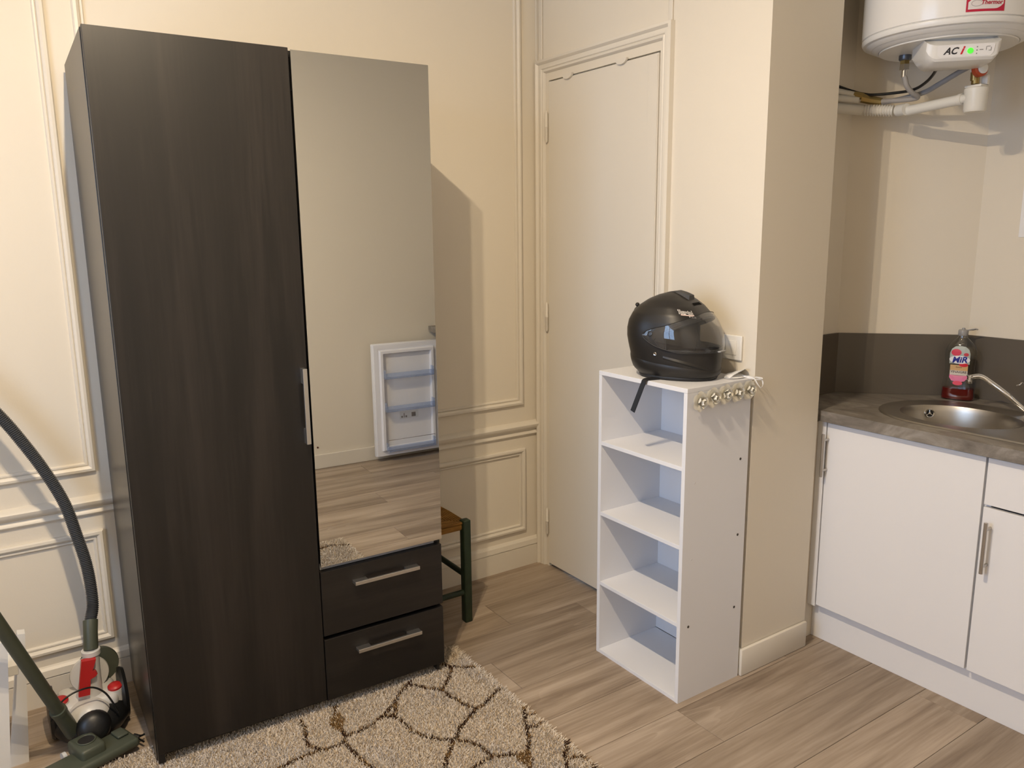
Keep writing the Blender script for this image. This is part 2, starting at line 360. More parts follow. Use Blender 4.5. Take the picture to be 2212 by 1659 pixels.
# window in the left wall (out of the photograph, source of the daylight)
wn = thing('window_1', 'white framed window letting in daylight', 'window', (XL-.1, -1.8, .75), kind='structure')
y0, y1, z0, z1 = WIN
mb = MB()
for a in ((y0, y0+.05, z0, z1), (y1-.05, y1, z0, z1), (y0+.05, y1-.05, z0, z0+.05), (y0+.05, y1-.05, z1-.05, z1), (-1.68, -1.62, z0+.05, z1-.05)): mb.rbox(XL-.12, XL-.06, *a, .004)
obj('window_frame', mb, WHITE2, wn, world=True)
for a in ((y0+.05, -1.68), (-1.62, y1-.05)):
    obj('pane', MB().box(XL-.092, XL-.088, a[0], a[1], z0+.05, z1-.05), glassy('window_glass', (.97, .98, .98), 0.0), wn, world=True)
obj('window_sill', MB().rbox(XL-.05, XL+.06, y0-.05, y1+.05, z0-.03, z0, .005), WHITE2, wn, world=True)

# ceiling lamp with two bulbs (casts the double shadows)
lp = thing('ceiling_lamp', 'two-bulb ceiling lamp hanging in front of the wardrobe', 'lamp', (-1.715, -1.59, CEIL))
obj('canopy', MB().lathe([(.05, -.03), (.06, -.02), (.06, 0)], (0, 0, 0), 24), BRASS, lp, 40)
obj('stem', MB().tube([(0, 0, -.03), (0, 0, -.21)], .008), BRASS, lp, 40)
obj('arm', MB().tube([(0, .055, -.215), (0, -.055, -.215)], .008), BRASS, lp, 40)
BULBM = mat('bulb_glass', (1, .9, .8), .3, emis=(1.0, .81, .57), estr=25)
for dy in (.055, -.055):
    s_ = obj('socket', MB().lathe([(.018, -.03), (.018, 0)], (0, dy, -.215), 16), WHITE2, lp, 40)
    for kind_, w_ in (('POINT', LAMP_ALL), ('AREA', LAMP_DOWN)):
        ld = bpy.data.lights.new('bulb_light', kind_); ld.energy = w_; ld.color = (1.0, .81, .57)
        if kind_ == 'POINT': ld.shadow_soft_size = .012
        else: ld.shape = 'DISK'; ld.size = .026
        lo = bpy.data.objects.new('bulb_light', ld); COL.objects.link(lo); lo.parent = lp; lo.location = (0, dy, -.215-.090)
    obj('bulb', MB().lathe([(.001, -.074), (.009, -.072), (.015, -.064), (.017, -.055), (.015, -.044), (.010, -.031)], (0, dy, -.215), 20), BULBM, lp, 60)

# ------------------------------------------------------------------ rug
RZ = .012
RUG = (-2.72, -.722, -1.95, -.455)
def px_rug(pts, ox, oy, s): return [tuple(hit((ox+x/s, oy+y/s), 2, RZ+.004)[:2]) for x, y in pts]
A_ = lambda pts: px_rug(pts, 780, 1420, 4.096)
B_ = lambda pts: px_rug(pts, 330, 1420, 4.424)
lines = [A_([(700, 40), (725, 45), (790, 70), (900, 75), (1000, 72)]), A_([(800, 75), (785, 150), (740, 230), (715, 280)]),
  A_([(400, 230), (480, 238), (600, 262), (715, 280), (800, 335), (900, 395), (1010, 445)]),
  A_([(1225, 265), (1160, 330), (1090, 400), (1010, 450), (930, 545), (860, 630), (845, 700), (800, 770), (760, 880), (735, 979), (690, 1100)]),
  A_([(440, 200), (370, 270), (320, 340), (280, 410), (200, 500), (100, 580), (0, 630)]), B_([(2000, 665), (1950, 700), (1850, 740)]),
  A_([(200, 510), (290, 505), (380, 565), (450, 640), (560, 685), (700, 715), (845, 712), (950, 735), (1050, 775), (1160, 860), (1250, 855), (1350, 845)]),
  A_([(1140, 875), (1060, 920), (970, 979), (900, 1080)]), A_([(1440, 430), (1450, 520), (1460, 600), (1485, 700), (1485, 810), (1490, 979), (1500, 1100)]),
  A_([(1460, 490), (1510, 490)]), A_([(1470, 605), (1530, 600), (1590, 560)]), A_([(1810, 735), (1825, 800), (1800, 850), (1820, 880), (1820, 979), (1815, 1100)]),
  A_([(1820, 885), (1880, 865), (1950, 865), (1995, 885)]), A_([(2040, 930), (2075, 979), (2090, 1060)]),
  B_([(1410, 585), (1450, 660), (1460, 760), (1490, 830), (1590, 870), (1700, 850), (1820, 800), (1840, 740)]),
  B_([(1590, 880), (1480, 920), (1350, 970), (1200, 1050), (1000, 1130)]), B_([(1740, 455), (1740, 540)]),
  B_([(1790, 670), (1840, 730), (1830, 790), (1900, 870), (2000, 970), (2100, 1050), (2200, 1150)]), A_([(300, 370), (312, 460), (280, 505)])]
blobs = [A_([(1360, 850), (1400, 820), (1500, 810), (1500, 985), (1470, 940), (1390, 910)]), B_([(1675, 610), (1720, 550), (1800, 525), (1845, 580), (1835, 630), (1800, 690), (1720, 670)])]
# the part of the rug nearer the room's middle, as the mirror shows it
lines += [[(-1.05, -1.86), (-.92, -1.87), (-.80, -1.885), (-.72, -1.845)], [(-.84, -1.53), (-.78, -1.60), (-.72, -1.63)], [(-.95, -1.45), (-.84, -1.53), (-.80, -1.40)],
  [(-1.5, -1.3), (-1.3, -1.45), (-1.1, -1.5), (-.95, -1.45)], [(-1.3, -1.45), (-1.2, -1.7), (-1.05, -1.86)], [(-1.9, -1.5), (-1.6, -1.6), (-1.2, -1.7)]]
blobs += [[(-.90, -1.50), (-.83, -1.49), (-.80, -1.55), (-.86, -1.60)]]
def seg_dist(P, line):
    d = np.full(len(P), 9.)
    for a, b in zip(line[:-1], line[1:]):
        a = np.array(a); b = np.array(b); ab = b-a; t = np.clip(((P-a)@ab)/(ab@ab+1e-12), 0, 1); d = np.minimum(d, np.linalg.norm(P-a-t[:, None]*ab, axis=1))
    return d
def in_poly(P, poly):
    c = np.zeros(len(P), bool); n = len(poly)
    for i in range(n):
        x1, y1 = poly[i]; x2, y2 = poly[i-1]
        k = ((y1 > P[:, 1]) != (y2 > P[:, 1])) & (P[:, 0] < (x2-x1)*(P[:, 1]-y1)/((y2-y1)+1e-12)+x1); c ^= k
    return c
def soft_noise(P, sc, seed):
    r = np.random.default_rng(seed); out = np.zeros(len(P))
    for k in range(10):
        a = r.normal(size=2)*sc; out += np.sin(P@a+r.uniform(0, 6.28))
    return out/10
def vcol_mat():
    m = bpy.data.materials.new('rug_pile'); m.use_nodes = True; b = m.node_tree.nodes['Principled BSDF']; a = m.node_tree.nodes.new('ShaderNodeAttribute'); a.attribute_name = 'Col'
    m.node_tree.links.new(a.outputs['Color'], b.inputs['Base Color']); b.inputs['Roughness'].default_value = .9; b.inputs['Specular IOR Level'].default_value = .1; return m
RUGM = vcol_mat()
rug = tag(obj('rug', MB().rbox(RUG[0], RUG[1], RUG[2], RUG[3], .0005, RZ-.006, .002), mat('rug_backing', srgb(196, 178, 152), .95), None), 'shaggy beige rug with crackled brown line pattern', 'rug')
def pile():
    sp = .0036; xs = np.arange(RUG[0]+.001, RUG[1]-.001, sp); ys = np.arange(RUG[2]+.001, RUG[3], sp)
    G = np.stack(np.meshgrid(xs, ys), -1).reshape(-1, 2); G = G+RNG.uniform(-sp*.6, sp*.6, G.shape); n = len(G)
    wig = np.stack([soft_noise(G, 300, 1), soft_noise(G, 300, 2)], -1)*.004
    Q = G+wig; dmin = np.full(n, 9.)
    for ln in lines: dmin = np.minimum(dmin, seg_dist(Q, ln))
    hw = .0062+.0022*soft_noise(G, 60, 3)
    base = np.array(srgb(202, 189, 171)); C = base*(1+.10*soft_noise(G, 9, 4)[:, None]+RNG.normal(0, .10, n)[:, None])
    grey = soft_noise(G, 14, 5) > .22; C[grey] *= np.array([.93, .95, 1.0])
    spk = RNG.uniform(size=n) < .03; C[spk] *= .62
    dark = np.array(srgb(58, 38, 26)); tan = np.array(srgb(120, 90, 52))
    pick = (soft_noise(G, 130, 6)+RNG.normal(0, .25, n)) > .22
    br = np.where(pick[:, None], tan, dark)*(1+RNG.normal(0, .15, n)[:, None]); on = dmin < hw; C[on] = br[on]
    for bl in blobs:
        k = in_poly(Q, bl); C[k] = tan*(1+RNG.normal(0, .12, k.sum())[:, None])
    C = np.clip(C, .004, 1)
    a = RNG.uniform(0, math.tau, n); w = .0030; hgt = RNG.uniform(.0065, .0105, n); lean = RNG.normal(0, .0042, (n, 2))
    ed = np.clip((G[:, 0]-(RUG[1]-.02))/.02, 0, 1); lean[:, 0] += ed*.010; hgt *= 1-.5*ed
    d = np.stack([np.cos(a), np.sin(a)], -1)*w/2
    V = np.zeros((n, 4, 3)); zb = RZ-.0065
    V[:, 0, :2] = G-d; V[:, 1, :2] = G+d; V[:, 2, :2] = G+d*.7+lean; V[:, 3, :2] = G-d*.7+lean; V[:, :2, 2] = zb; V[:, 2:, 2] = (zb+hgt)[:, None]
    me = bpy.data.meshes.new('pile'); me.vertices.add(n*4); me.vertices.foreach_set('co', V.ravel()); me.loops.add(n*4); me.loops.foreach_set('vertex_index', np.arange(n*4, dtype=np.int32))
    me.polygons.add(n); me.polygons.foreach_set('loop_start', np.arange(0, n*4, 4, dtype=np.int32)); me.update()
    at = me.color_attributes.new('Col', 'FLOAT_COLOR', 'POINT'); cc = np.ones((n, 4, 4)); cc[:, :, :3] = C[:, None, :]; at.data.foreach_set('color', cc.ravel())
    me.materials.append(RUGM); o = bpy.data.objects.new('pile', me); COL.objects.link(o); o.parent = rug; o['kind'] = 'stuff'
pile()

# ------------------------------------------------------------------ wardrobe  (local: u right, v into, z up)
WROT = -.02486; WLOC = (-1.75073, -.56525, 0); WW, WD, WH = .9205, .53, 1.9975
wd = thing('wardrobe', 'tall dark brown wooden wardrobe with one mirrored door', 'wardrobe', WLOC, WROT)
FT = .020   # front thickness
WZ = RZ+.0045
obj('side_panel', MB().rbox(0, .018, FT+.003, WD, WZ, WH-.002, .0012), WENGES, wd)
obj('side_panel', MB().rbox(WW-.018, WW, FT+.003, WD, WZ+.008, WH-.002, .0012), WENGES, wd)
obj('divider', MB().box(.490, .508, FT+.004, WD-.01, .05, WH-.021), WENGES, wd)
obj('top_panel', MB().rbox(.0185, WW-.0185, FT+.003, WD, WH-.021, WH-.003, .001), WENGES, wd)
obj('bottom_panel', MB().box(.0185, WW-.0185, FT+.004, WD-.01, .030, .048), DARKGAP, wd)
obj('back_panel', MB().box(.0185, WW-.0185, WD-.008, WD-.004, .05, WH-.022), DARKGAP, wd)
obj('plinth', MB().box(.0185, WW-.0185, .055, .07, WZ, .0295), BLACK, wd)
obj('foot_rail', MB().rbox(.019, WW-.03, .045, .0545, WZ, WZ+.007, .001), mat('raw_fibreboard', srgb(150, 120, 84), .8), wd)
obj('foot', MB().rbox(WW-.028, WW-.018, .006, .035, WZ, .041, .001), WENGES, wd)
obj('foot', MB().rbox(.002, .020, .024-.02, .0225, WZ, .045, .001), WENGES, wd)
d1 = obj('door', MB().rbox(.002, .4985, 0, FT, .047, WH, .0012), WENGE, wd)
def wbar(mb, u0, u1, z0, z1, ax):
    if ax == 'z': mb.rbox(u0, u1, -.028, -.020, z0, z1, .0012).rbox(u0+.001, u1-.001, -.021, .0, z1-.045, z1, .001).rbox(u0+.001, u1-.001, -.021, .0, z0, z0+.045, .001)
    else: mb.rbox(u0, u1, -.028, -.020, z0, z1, .0012).rbox(u1-.045, u1, -.021, .0, z0+.001, z1-.001, .001).rbox(u0, u0+.045, -.021, .0, z0+.001, z1-.001, .001)
    return mb
obj('handle', wbar(MB(), .477, .490, .893, 1.118, 'z'), ALU, d1)
d2 = obj('mirror_door', MB().box(.508, WW, .003, FT, .492, WH-.006), BLACK, wd)
obj('mirror', MB().box(.5045, WW+.0005, -.001, .0028, .4925, WH-.005), MIRROR, d2)
for a, b in ((.262, .4745), (.041, .249)):
    dw = obj('drawer', MB().rbox(.502, WW-.001, 0.0, FT, a, b, .0012), WENGEH, wd)
    zc = b-.052 if a > .2 else b-.057
    obj('handle', wbar(MB(), .603, .826, zc-.006, zc+.006, 'u'), ALU, dw)
obj('drawer_rail', MB().box(.508, WW-.0185, FT+.001, FT+.012, .4755, .4915), mat('grey_edge', (.35, .35, .36), .5), wd)

# ------------------------------------------------------------------ green rush stool
st = thing('rush_stool', 'dark green wooden stool with woven rush seat beside the wardrobe', 'stool', (-.74, -.255, 0))
GREEN = mat('worn_green_paint', (.017, .030, .015), .45, var=.45, vscale=35)
RUSH = wood('rush', srgb(96, 66, 28), srgb(150, 108, 52), srgb(186, 140, 74), (3, 90, 90), .75, .2, bump=.6)
sx0, sx1, sy0, sy1 = -.80, -.575, -.31, -.055
hs = .42
for x in (sx0, sx1):
    for y in (sy0, sy1):
        obj('leg', MB().rbox(x-.0165, x+.0165, y-.0165, y+.0165, 0, hs-.004 if y == sy1 else hs, .005, 3), GREEN, st, 40, world=True)
for y in (sy0, sy1):
    obj('stretcher', MB().tube([(sx0+.0165, y, .125), (sx1-.0165, y, .125)], .0115, 12), GREEN, st, 40, world=True)
for x in (sx0, sx1):
    obj('stretcher', MB().tube([(x, sy0+.0165, .19), (x, sy1-.0165, .19)], .0115, 12), GREEN, st, 40, world=True)
def rush_seat():
    # four woven wedges meeting on the diagonals, each strand a ridge
    mb = MB(); z = hs-.012; cx, cy = (sx0+sx1)/2, (sy0+sy1)/2; n = 14
    hx, hy = (sx1-sx0)/2+.006, (sy1-sy0)/2+.006
    for k in range(n):
        t0 = k/n; r = .5*hx/n*1.05
        for sgn in (-1, 1):
            yy = sgn*hy*(1-(k+.5)/n); xx = hx*(1-(k+.5)/n)
            # strand running along x over the y-edge wedge
            zz = z-.006*(1-abs(yy)/hy)
            mb.tube([(cx-xx*.98, cy+yy, zz), (cx, cy+yy, zz+.003), (cx+xx*.98, cy+yy, zz)], .5*hy/n*1.1, 6)
            xq = sgn*hx*(1-(k+.5)/n); yq = hy*(1-(k+.5)/n)
            mb.tube([(cx+xq, cy-yq*.98, zz), (cx+xq, cy, zz+.003), (cx+xq, cy+yq*.98, zz)], .5*hx/n*1.1, 6)
    mb.rbox(cx-hx+.018, cx+hx-.018, sy0-.004, sy0+.022, z-.030, z-.004, .010, 3).rbox(cx-hx+.018, cx+hx-.018, sy1-.022, sy1+.004, z-.030, z-.004, .010, 3)
    mb.rbox(sx0-.004, sx0+.022, cy-hy+.018, cy+hy-.018, z-.030, z-.004, .010, 3).rbox(sx1-.022, sx1+.004, cy-hy+.018, cy+hy-.018, z-.030, z-.004, .010, 3)
    return mb
obj('seat', rush_seat(), RUSH, st, 50, world=True)

# ------------------------------------------------------------------ open white shelf unit
SX, SY1, SY2, SH = -.3063, -.774, -1.1795, 1.0354; SB = -.018
sh = thing('shelf_unit', 'narrow white open shelf unit with four compartments', 'shelf', (-.16, -.98, 0))
T = .0145
obj('side_panel', MB().rbox(SX, SB, SY1-T, SY1, 0, SH-T, .0008), WHITE, sh, world=True)
obj('side_panel', MB().rbox(SX, SB, SY2, SY2+T, 0, SH-T, .0008), WHITE, sh, world=True)
obj('top_panel', MB().rbox(SX, SB, SY2, SY1, SH-T+.0002, SH, .0008), WHITE, sh, world=True)
for z in (.7765, .522, .262, .0):
    obj('shelf', MB().rbox(SX+.001, SB-.006, SY2+T+.0002, SY1-T-.0002, z, z+T-.001, .0006), WHITE, sh, world=True)
obj('back_panel', MB().box(SB-.005, SB-.001, SY2+T+.0002, SY1-T-.0002, .015, SH-T-.001), WHITE, sh, world=True)
HOLE = mat('screw_hole', (.05, .045, .04), .7)
for x, z in ((-.055, .777), (-.052, .519), (-.053, .264), (-.269, .258), (-.262, .735), (-.265, .485)):
    if x < -.26 and z > .3: m_, r_ = mat('screw_cap', (.66, .65, .66), .4), .0035
    else: m_, r_ = HOLE, .0045
    obj('screw', MB().lathe([(r_, 0), (r_, .0006), (r_*.6, .0009)], (x, SY2-.0001, z), 12, (0, -1, 0)), m_, sh, world=True)

# ------------------------------------------------------------------ roses along the shelf edge
ROSE = mat('ivory_plaster_rose', (.76, .73, .64), .6, bump=.05, bscale=300)
def petal_mesh(w, h, cup, curl):
    n, m = 7, 5; vs = []; fs = []
    for j in range(m):
        v = j/(m-1)
        for i in range(n):
            u = i/(n-1)*2-1; ww = w*math.sin(math.pi*(.18+.62*v))**.8
            x = u*ww; y = h*v*(1-.16*u*u); z = cup*(u*u)*.6+cup*v*v-curl*max(0, v-.7)*3*(v-.7)
            vs.append((x, y, z))
    for j in range(m-1):
        for i in range(n-1): fs.append((j*n+i, j*n+i+1, (j+1)*n+i+1, (j+1)*n+i))
    k = len(vs); vs += [(x, y, z-.0009) for x, y, z in vs]; fs += [tuple(i+k for i in reversed(f)) for f in fs]
    me = bpy.data.meshes.new('petal'); me.from_pydata(vs, [], fs); me.update(); me.shade_smooth(); me.materials.append(ROSE); return me
PET = [petal_mesh(.0185, .0310, .004, .020), petal_mesh(.0150, .0235, .009, .012), petal_mesh(.0110, .0150, .010, .004)]
labels = ['ivory rose nearest the front edge of the shelf side', 'ivory rose second from the shelf front edge', 'middle ivory rose of the row on the shelf side', 'ivory rose second from the wall on the shelf side', 'ivory rose nearest the wall under the face mask']
for i in range(5):
    x = -.262+i*.0545
    rz_ = SH-.030-[.012, .006, .003, .003, .002][i]
    rs = thing('rose', labels[i], 'flower', (x, SY2-.0015, rz_), 0, 'plaster roses along the shelf edge')
    M0 = Matrix.Rotation(math.pi/2, 4, 'X') @ Matrix.Rotation(i*.9, 4, 'Z')
    for ring, (cnt, tilt, off) in enumerate(((6, .30, .003), (5, .55, .007), (4, .80, .011))):
        for k in range(cnt):
            o = bpy.data.objects.new('petal', PET[ring]); COL.objects.link(o); o.parent = rs
            o.matrix_local = M0 @ Matrix.Translation((0, 0, off)) @ Matrix.Rotation(math.tau*k/cnt+ring*.5, 4, 'Z') @ Matrix.Translation((0, .002, 0)) @ Matrix.Rotation(tilt, 4, 'X')
    o = obj('bud', MB().lathe([(.0055, .004), (.006, .012), (.0045, .017), (.001, .019)], (0, 0, 0), 12, (0, -1, 0)), ROSE, rs, 60)
    o2 = obj('base', MB().lathe([(.016, -.0012), (.015, .0005), (.010, .004)], (0, 0, 0), 20, (0, -1, 0)), ROSE, rs, 60)

# ------------------------------------------------------------------ motorcycle helmet
HC = np.array([-.172, -.996, SH+.001]); HF = np.array([.30, -.954]); HF /= np.linalg.norm(HF); HR = np.array([HF[1], -HF[0]])
hm = thing('helmet', 'black full-face motorcycle helmet with clear visor on the white shelf', 'helmet', tuple(HC))
SEC = np.array([  # z, rear, front, half width
 (.000, .100, .128, .088), (.012, .120, .141, .099), (.030, .134, .147, .107), (.055, .142, .149, .114), (.085, .150, .149, .119), (.105, .155, .146, .122),
 (.130, .160, .140, .124), (.155, .160, .131, .124), (.180, .155, .118, .121), (.205, .142, .100, .113), (.228, .120, .078, .098), (.248, .090, .050, .076), (.262, .058, .024, .050), (.271, .024, .002, .022)])
def sec(z):
    return [np.interp(z, SEC[:, 0], SEC[:, i]) for i in (1, 2, 3)]
def hpt(th, z, off=0.):
    """th = 0 forward, positive to the helmet's right"""
    r, f, w = sec(z); c, s = math.cos(th), math.sin(th); e = .86
    a = (f if c >= 0 else r); u = math.copysign(abs(c)**e, c)*a; v = math.copysign(abs(s)**e, s)*w
    # chin narrows towards the front
    if c > 0 and z < .1: v *= 1-.10*c
    n = np.array([u/(a*a), v/(w*w)]); n /= np.linalg.norm(n)+1e-9
    slope = (np.array(sec(min(z+.006, .271)))-np.array(sec(max(z-.006, 0)))).mean()/.012
    nz = -slope; k = 1/math.sqrt(1+nz*nz)
    u += n[0]*off*k; v += n[1]*off*k; zz = z+nz*k*off
    return np.array([HF[0]*u+HR[0]*v, HF[1]*u+HR[1]*v, zz])
HBLK = mat('matt_black_helmet', (.018, .016, .014), .42, spec=.5)
HDARK = mat('helmet_lining', (.006, .006, .006), .9, spec=.1)
HTRIM = mat('helmet_rubber', (.012, .012, .013), .5)
def port(th, z):
    """eye opening"""
    a = abs(th)
    if a > 1.45: return False
    lo = .098-.004*math.cos(th)+.0*a; hi = .196-.040*(a/1.45)**1.7
    return lo < z < hi
def shell(off, cut):
    mb = MB(); NT, zs = 96, list(np.linspace(0, .271, 64)); vs = []; fs = []
    for z in zs:
        for k in range(NT): vs.append(hpt(math.tau*k/NT-math.pi, z, off))
    for j in range(len(zs)-1):
        zc = (zs[j]+zs[j+1])/2
        for k in range(NT):
            th = math.tau*(k+.5)/NT-math.pi
            if cut and port(th, zc): continue
            fs.append((j*NT+k, j*NT+(k+1) % NT, (j+1)*NT+(k+1) % NT, (j+1)*NT+k))
    fs.append(tuple(range((len(zs)-1)*NT, len(zs)*NT)))
    return mb.add(vs, fs)
obj('shell', shell(0, True), HBLK, hm, 50)
obj('lining', shell(-.014, True), HDARK, hm, 50)
obj('interior', MB().lathe([(.0, .0), (.055, .005), (.078, .05), (.085, .12), (.075, .18), (.05, .22), (.001, .235)], (-HF[0]*.02, -HF[1]*.02, .012), 24), HDARK, hm, 50)
# rim of the port
def port_edge(n=60):
    up = [(t, .196-.040*(abs(t)/1.45)**1.7) for t in np.linspace(-1.45, 1.45, n)]; lo = [(t, .098-.004*math.cos(t)) for t in np.linspace(1.45, -1.45, n)]
    return up+lo
obj('port_gasket', MB().tube([hpt(t, z, -.001) for t, z in port_edge()]+[hpt(*port_edge()[0], -.001)], .0042, 8), HTRIM, hm, 50)
# visor: tapers to a rounded pivot plate on each side
def visor():
    NT, NZ = 80, 16; vs = []; fs = []; E = 1.86
    for i in range(NT+1):
        t = -E+2*E*i/NT; a = abs(t)/E
        c = .150-.004*a; top = .208-.052*a**1.6; bot = .090+.030*max(0, (a-.62)/.38)**1.5+.004*a
        if a > .80:
            q = math.sqrt(max(0, 1-((a-.80)/.20)**2)); mid = (top+bot)/2+.002; top = mid+(top-mid)*q; bot = mid+(bot-mid)*q
        for j in range(NZ+1):
            z = bot+(top-bot)*j/NZ; bulge = .0055+.0035*math.sin(math.pi*j/NZ)*math.cos(t/2)
            vs.append(hpt(t, z, bulge))
    for i in range(NT):
        for j in range(NZ): fs.append((i*(NZ+1)+j, (i+1)*(NZ+1)+j, (i+1)*(NZ+1)+j+1, i*(NZ+1)+j+1))
    edge = [vs[i*(NZ+1)] for i in range(NT+1)]+[vs[i*(NZ+1)+NZ] for i in range(NT, -1, -1)]
    return MB().add(vs, fs), edge
vm, vedge = visor()
vz = obj('visor', vm, glassy('visor_clear', (.80, .80, .80), .04, .015, .8), hm, 60)
obj('visor_edge', MB().tube(vedge+[vedge[0]], .0012, 6), HTRIM, vz, 50)
obj('visor_tab', MB().add([hpt(-.12, .090, .004), hpt(.12, .090, .004), hpt(.12, .093, .016), hpt(-.12, .093, .016), hpt(-.12, .094, .004), hpt(.12, .094, .004), hpt(.12, .096, .016), hpt(-.12, .096, .016)], [(0, 1, 2, 3), (4, 5, 6, 7), (0, 1, 5, 4), (1, 2, 6, 5), (2, 3, 7, 6), (3, 0, 4, 7)]), mat('visor_tab_grey', (.4, .4, .4), .3), vz)
for sgn in (-1, 1):
    p = hpt(sgn*1.68, .147, .006); n = Vector(hpt(sgn*1.68, .147, .02))-Vector(p)
    obj('pivot', MB().lathe([(.0085, 0), (.0085, .002), (.006, .003), (.006, .0015), (.003, .0012)], p, 18, n), mat('pivot_dark', (.03, .03, .032), .25), vz, 40)
    p = hpt(sgn*1.62, .084, -.001); n = Vector(hpt(sgn*1.62, .084, .02))-Vector(p)
    obj('screw', MB().lathe([(.0055, 0), (.0055, .002), (.0045, .003), (.0025, .0022), (.0025, .001)], p, 16, n), CHROME, hm, 40)
# neck roll, chin skirt and raised lower band
obj('neck_roll', MB().tube([hpt(t, .004, -.004) for t in np.linspace(-math.pi, math.pi, 73)], [.0095+.003*max(0, -math.cos(t)) for t in np.linspace(-math.pi, math.pi, 73)], 8), HTRIM, hm, 50)
def band():
    NT, NZ = 96, 8; vs = []; fs = []
    for i in range(NT+1):
        t = -math.pi+math.tau*i/NT; a = abs(t)/math.pi; top = .030+.052*a**1.2; bot = .010+.010*a
        for j in range(NZ+1):
            q = j/NZ; vs.append(hpt(t, bot+(top-bot)*q, .0035*math.sin(math.pi*min(1, q*1.0))**.6+.0006))
    for i in range(NT):
        for j in range(NZ): fs.append((i*(NZ+1)+j, (i+1)*(NZ+1)+j, (i+1)*(NZ+1)+j+1, i*(NZ+1)+j+1))
    return MB().add(vs, fs)
obj('lower_band', band(), HBLK, hm, 45)
def ridge(t0, z0, t1, z1, w, h, n=14):
    vs = []; fs = []
    for i in range(n+1):
        q = i/n; t = t0+(t1-t0)*q; z = z0+(z1-z0)*q; k = math.sin(math.pi*min(1, max(0, q*.9+.1)))
        vs += [hpt(t, z-w, -.001), hpt(t, z, h*k+.0005), hpt(t, z+w, -.001)]
    for i in range(n): fs += [(3*i, 3*i+3, 3*i+4, 3*i+1), (3*i+1, 3*i+4, 3*i+5, 3*i+2)]
    return MB().add(vs, fs)
for sgn in (-1, 1): obj('chin_crease', ridge(sgn*1.5, .074, sgn*.35, .034, .008, .004), HBLK, hm, 30)
# crown vent
def vent():
    mb = MB(); vs = []; fs = []; n = 8
    for i in range(n+1):
        q = i/n; u = .050-.075*q; hw = .020+.004*q
        # top of shell at that u
        zt = np.interp(u, [-.06, -.026, .004, .028, .056, .086, .111], [.262, .271, .271, .262, .248, .228, .205])
        hh = .011*(1-q)**.8+.001
        for v, e in ((-hw, -.004), (-hw*.8, hh), (hw*.8, hh), (hw, -.004)):
            zz = zt+e-abs(v)*.10; vs.append((HF[0]*u+HR[0]*v, HF[1]*u+HR[1]*v, zz))
    for i in range(n):
        for k in range(3): fs.append((4*i+k, 4*i+4+k, 4*i+5+k, 4*i+1+k))
    fs += [(0, 1, 2, 3)]
    return mb.add(vs, fs)
obj('crown_vent', vent(), HTRIM, hm, 30)
obj('vent_slot', MB().add([tuple(hpt(t, z, .0012)) for t, z in ((-.22, .238), (.22, .238), (.24, .231), (-.24, .231))], [(0, 1, 2, 3)]), HDARK, hm)
# rear vent knob seen over the crown's shoulder
rp_ = hpt(math.pi*.97, .214, .004)
obj('rear_knob', MB().lathe([(.001, -.007), (.0055, -.005), (.0075, 0), (.0055, .005), (.001, .007)], rp_+np.array([0, 0, .008]), 16), mat('smoke_plastic', (.03, .025, .02), .08), hm, 60)
obj('rear_vent', MB().lathe([(.020, 0), (.018, .006), (.010, .011), (.001, .013)], hpt(math.pi, .205, -.002), 20, Vector(hpt(math.pi, .205, .02))-Vector(hpt(math.pi, .205, 0))), mat('smoke_plastic2', (.05, .042, .03), .12), hm, 60)
# logo on the brow, right side
LW = mat('logo_white', (.78, .74, .70), .5)
LT, LZ, LK = .78, .2135, .112
fn = lambda a, b: hpt(LT-a/LK, LZ+b-.10*a, .0010)
fn2 = lambda a, b: hpt(LT-a/LK, LZ+b-.10*a, .0016)
text_part('logo_outline', 'Tourated', .0150, fn, LW, hm, world=False, bold=.0013)
text_part('logo_text', 'Tourated', .0150, fn2, HDARK, hm, world=False)
def lq(name, pts, f_, m_): obj(name, MB().add([f_(a, b) for a, b in pts], [(0, 1, 4, 5), (1, 2, 3, 4)]), m_, hm)
lq('logo_bar', ((-.020, -.0062), (.006, -.0062), (.030, -.0062), (.030, -.0090), (.006, -.0090), (-.020, -.0090)), fn, mat('logo_pink', (.72, .55, .50), .5))
lq('logo_plate', ((.008, -.0095), (.020, -.0095), (.032, -.0095), (.034, -.0140), (.022, -.0140), (.010, -.0140)), fn, LW)
lq('logo_plate_fill', ((.0105, -.0105), (.020, -.0105), (.0305, -.0105), (.032, -.0128), (.022, -.0128), (.0115, -.0128)), fn2, HDARK)
# chin strap hanging over the shelf front
sp_ = [phit((1480, 822), HC, (0, 0, 1))+np.array([0, 0, .006])]
sp_ = [np.array([-.215, -1.02, SH+.004]), np.array([-.262, -1.012, SH+.004]), np.array([SX-.001, -1.003, SH+.003]), np.array([SX-.010, -.999, SH-.012]), np.array([SX-.017, -.992, SH-.040]), np.array([SX-.024, -.982, SH-.075]), np.array([SX-.029, -.974, SH-.102])]
obj('chin_strap', MB().ribbon([tuple(np.array(p)-HC) for p in spline(sp_, 5)], .019, .0022, (.0, 1, .12)), HTRIM, hm, 40)

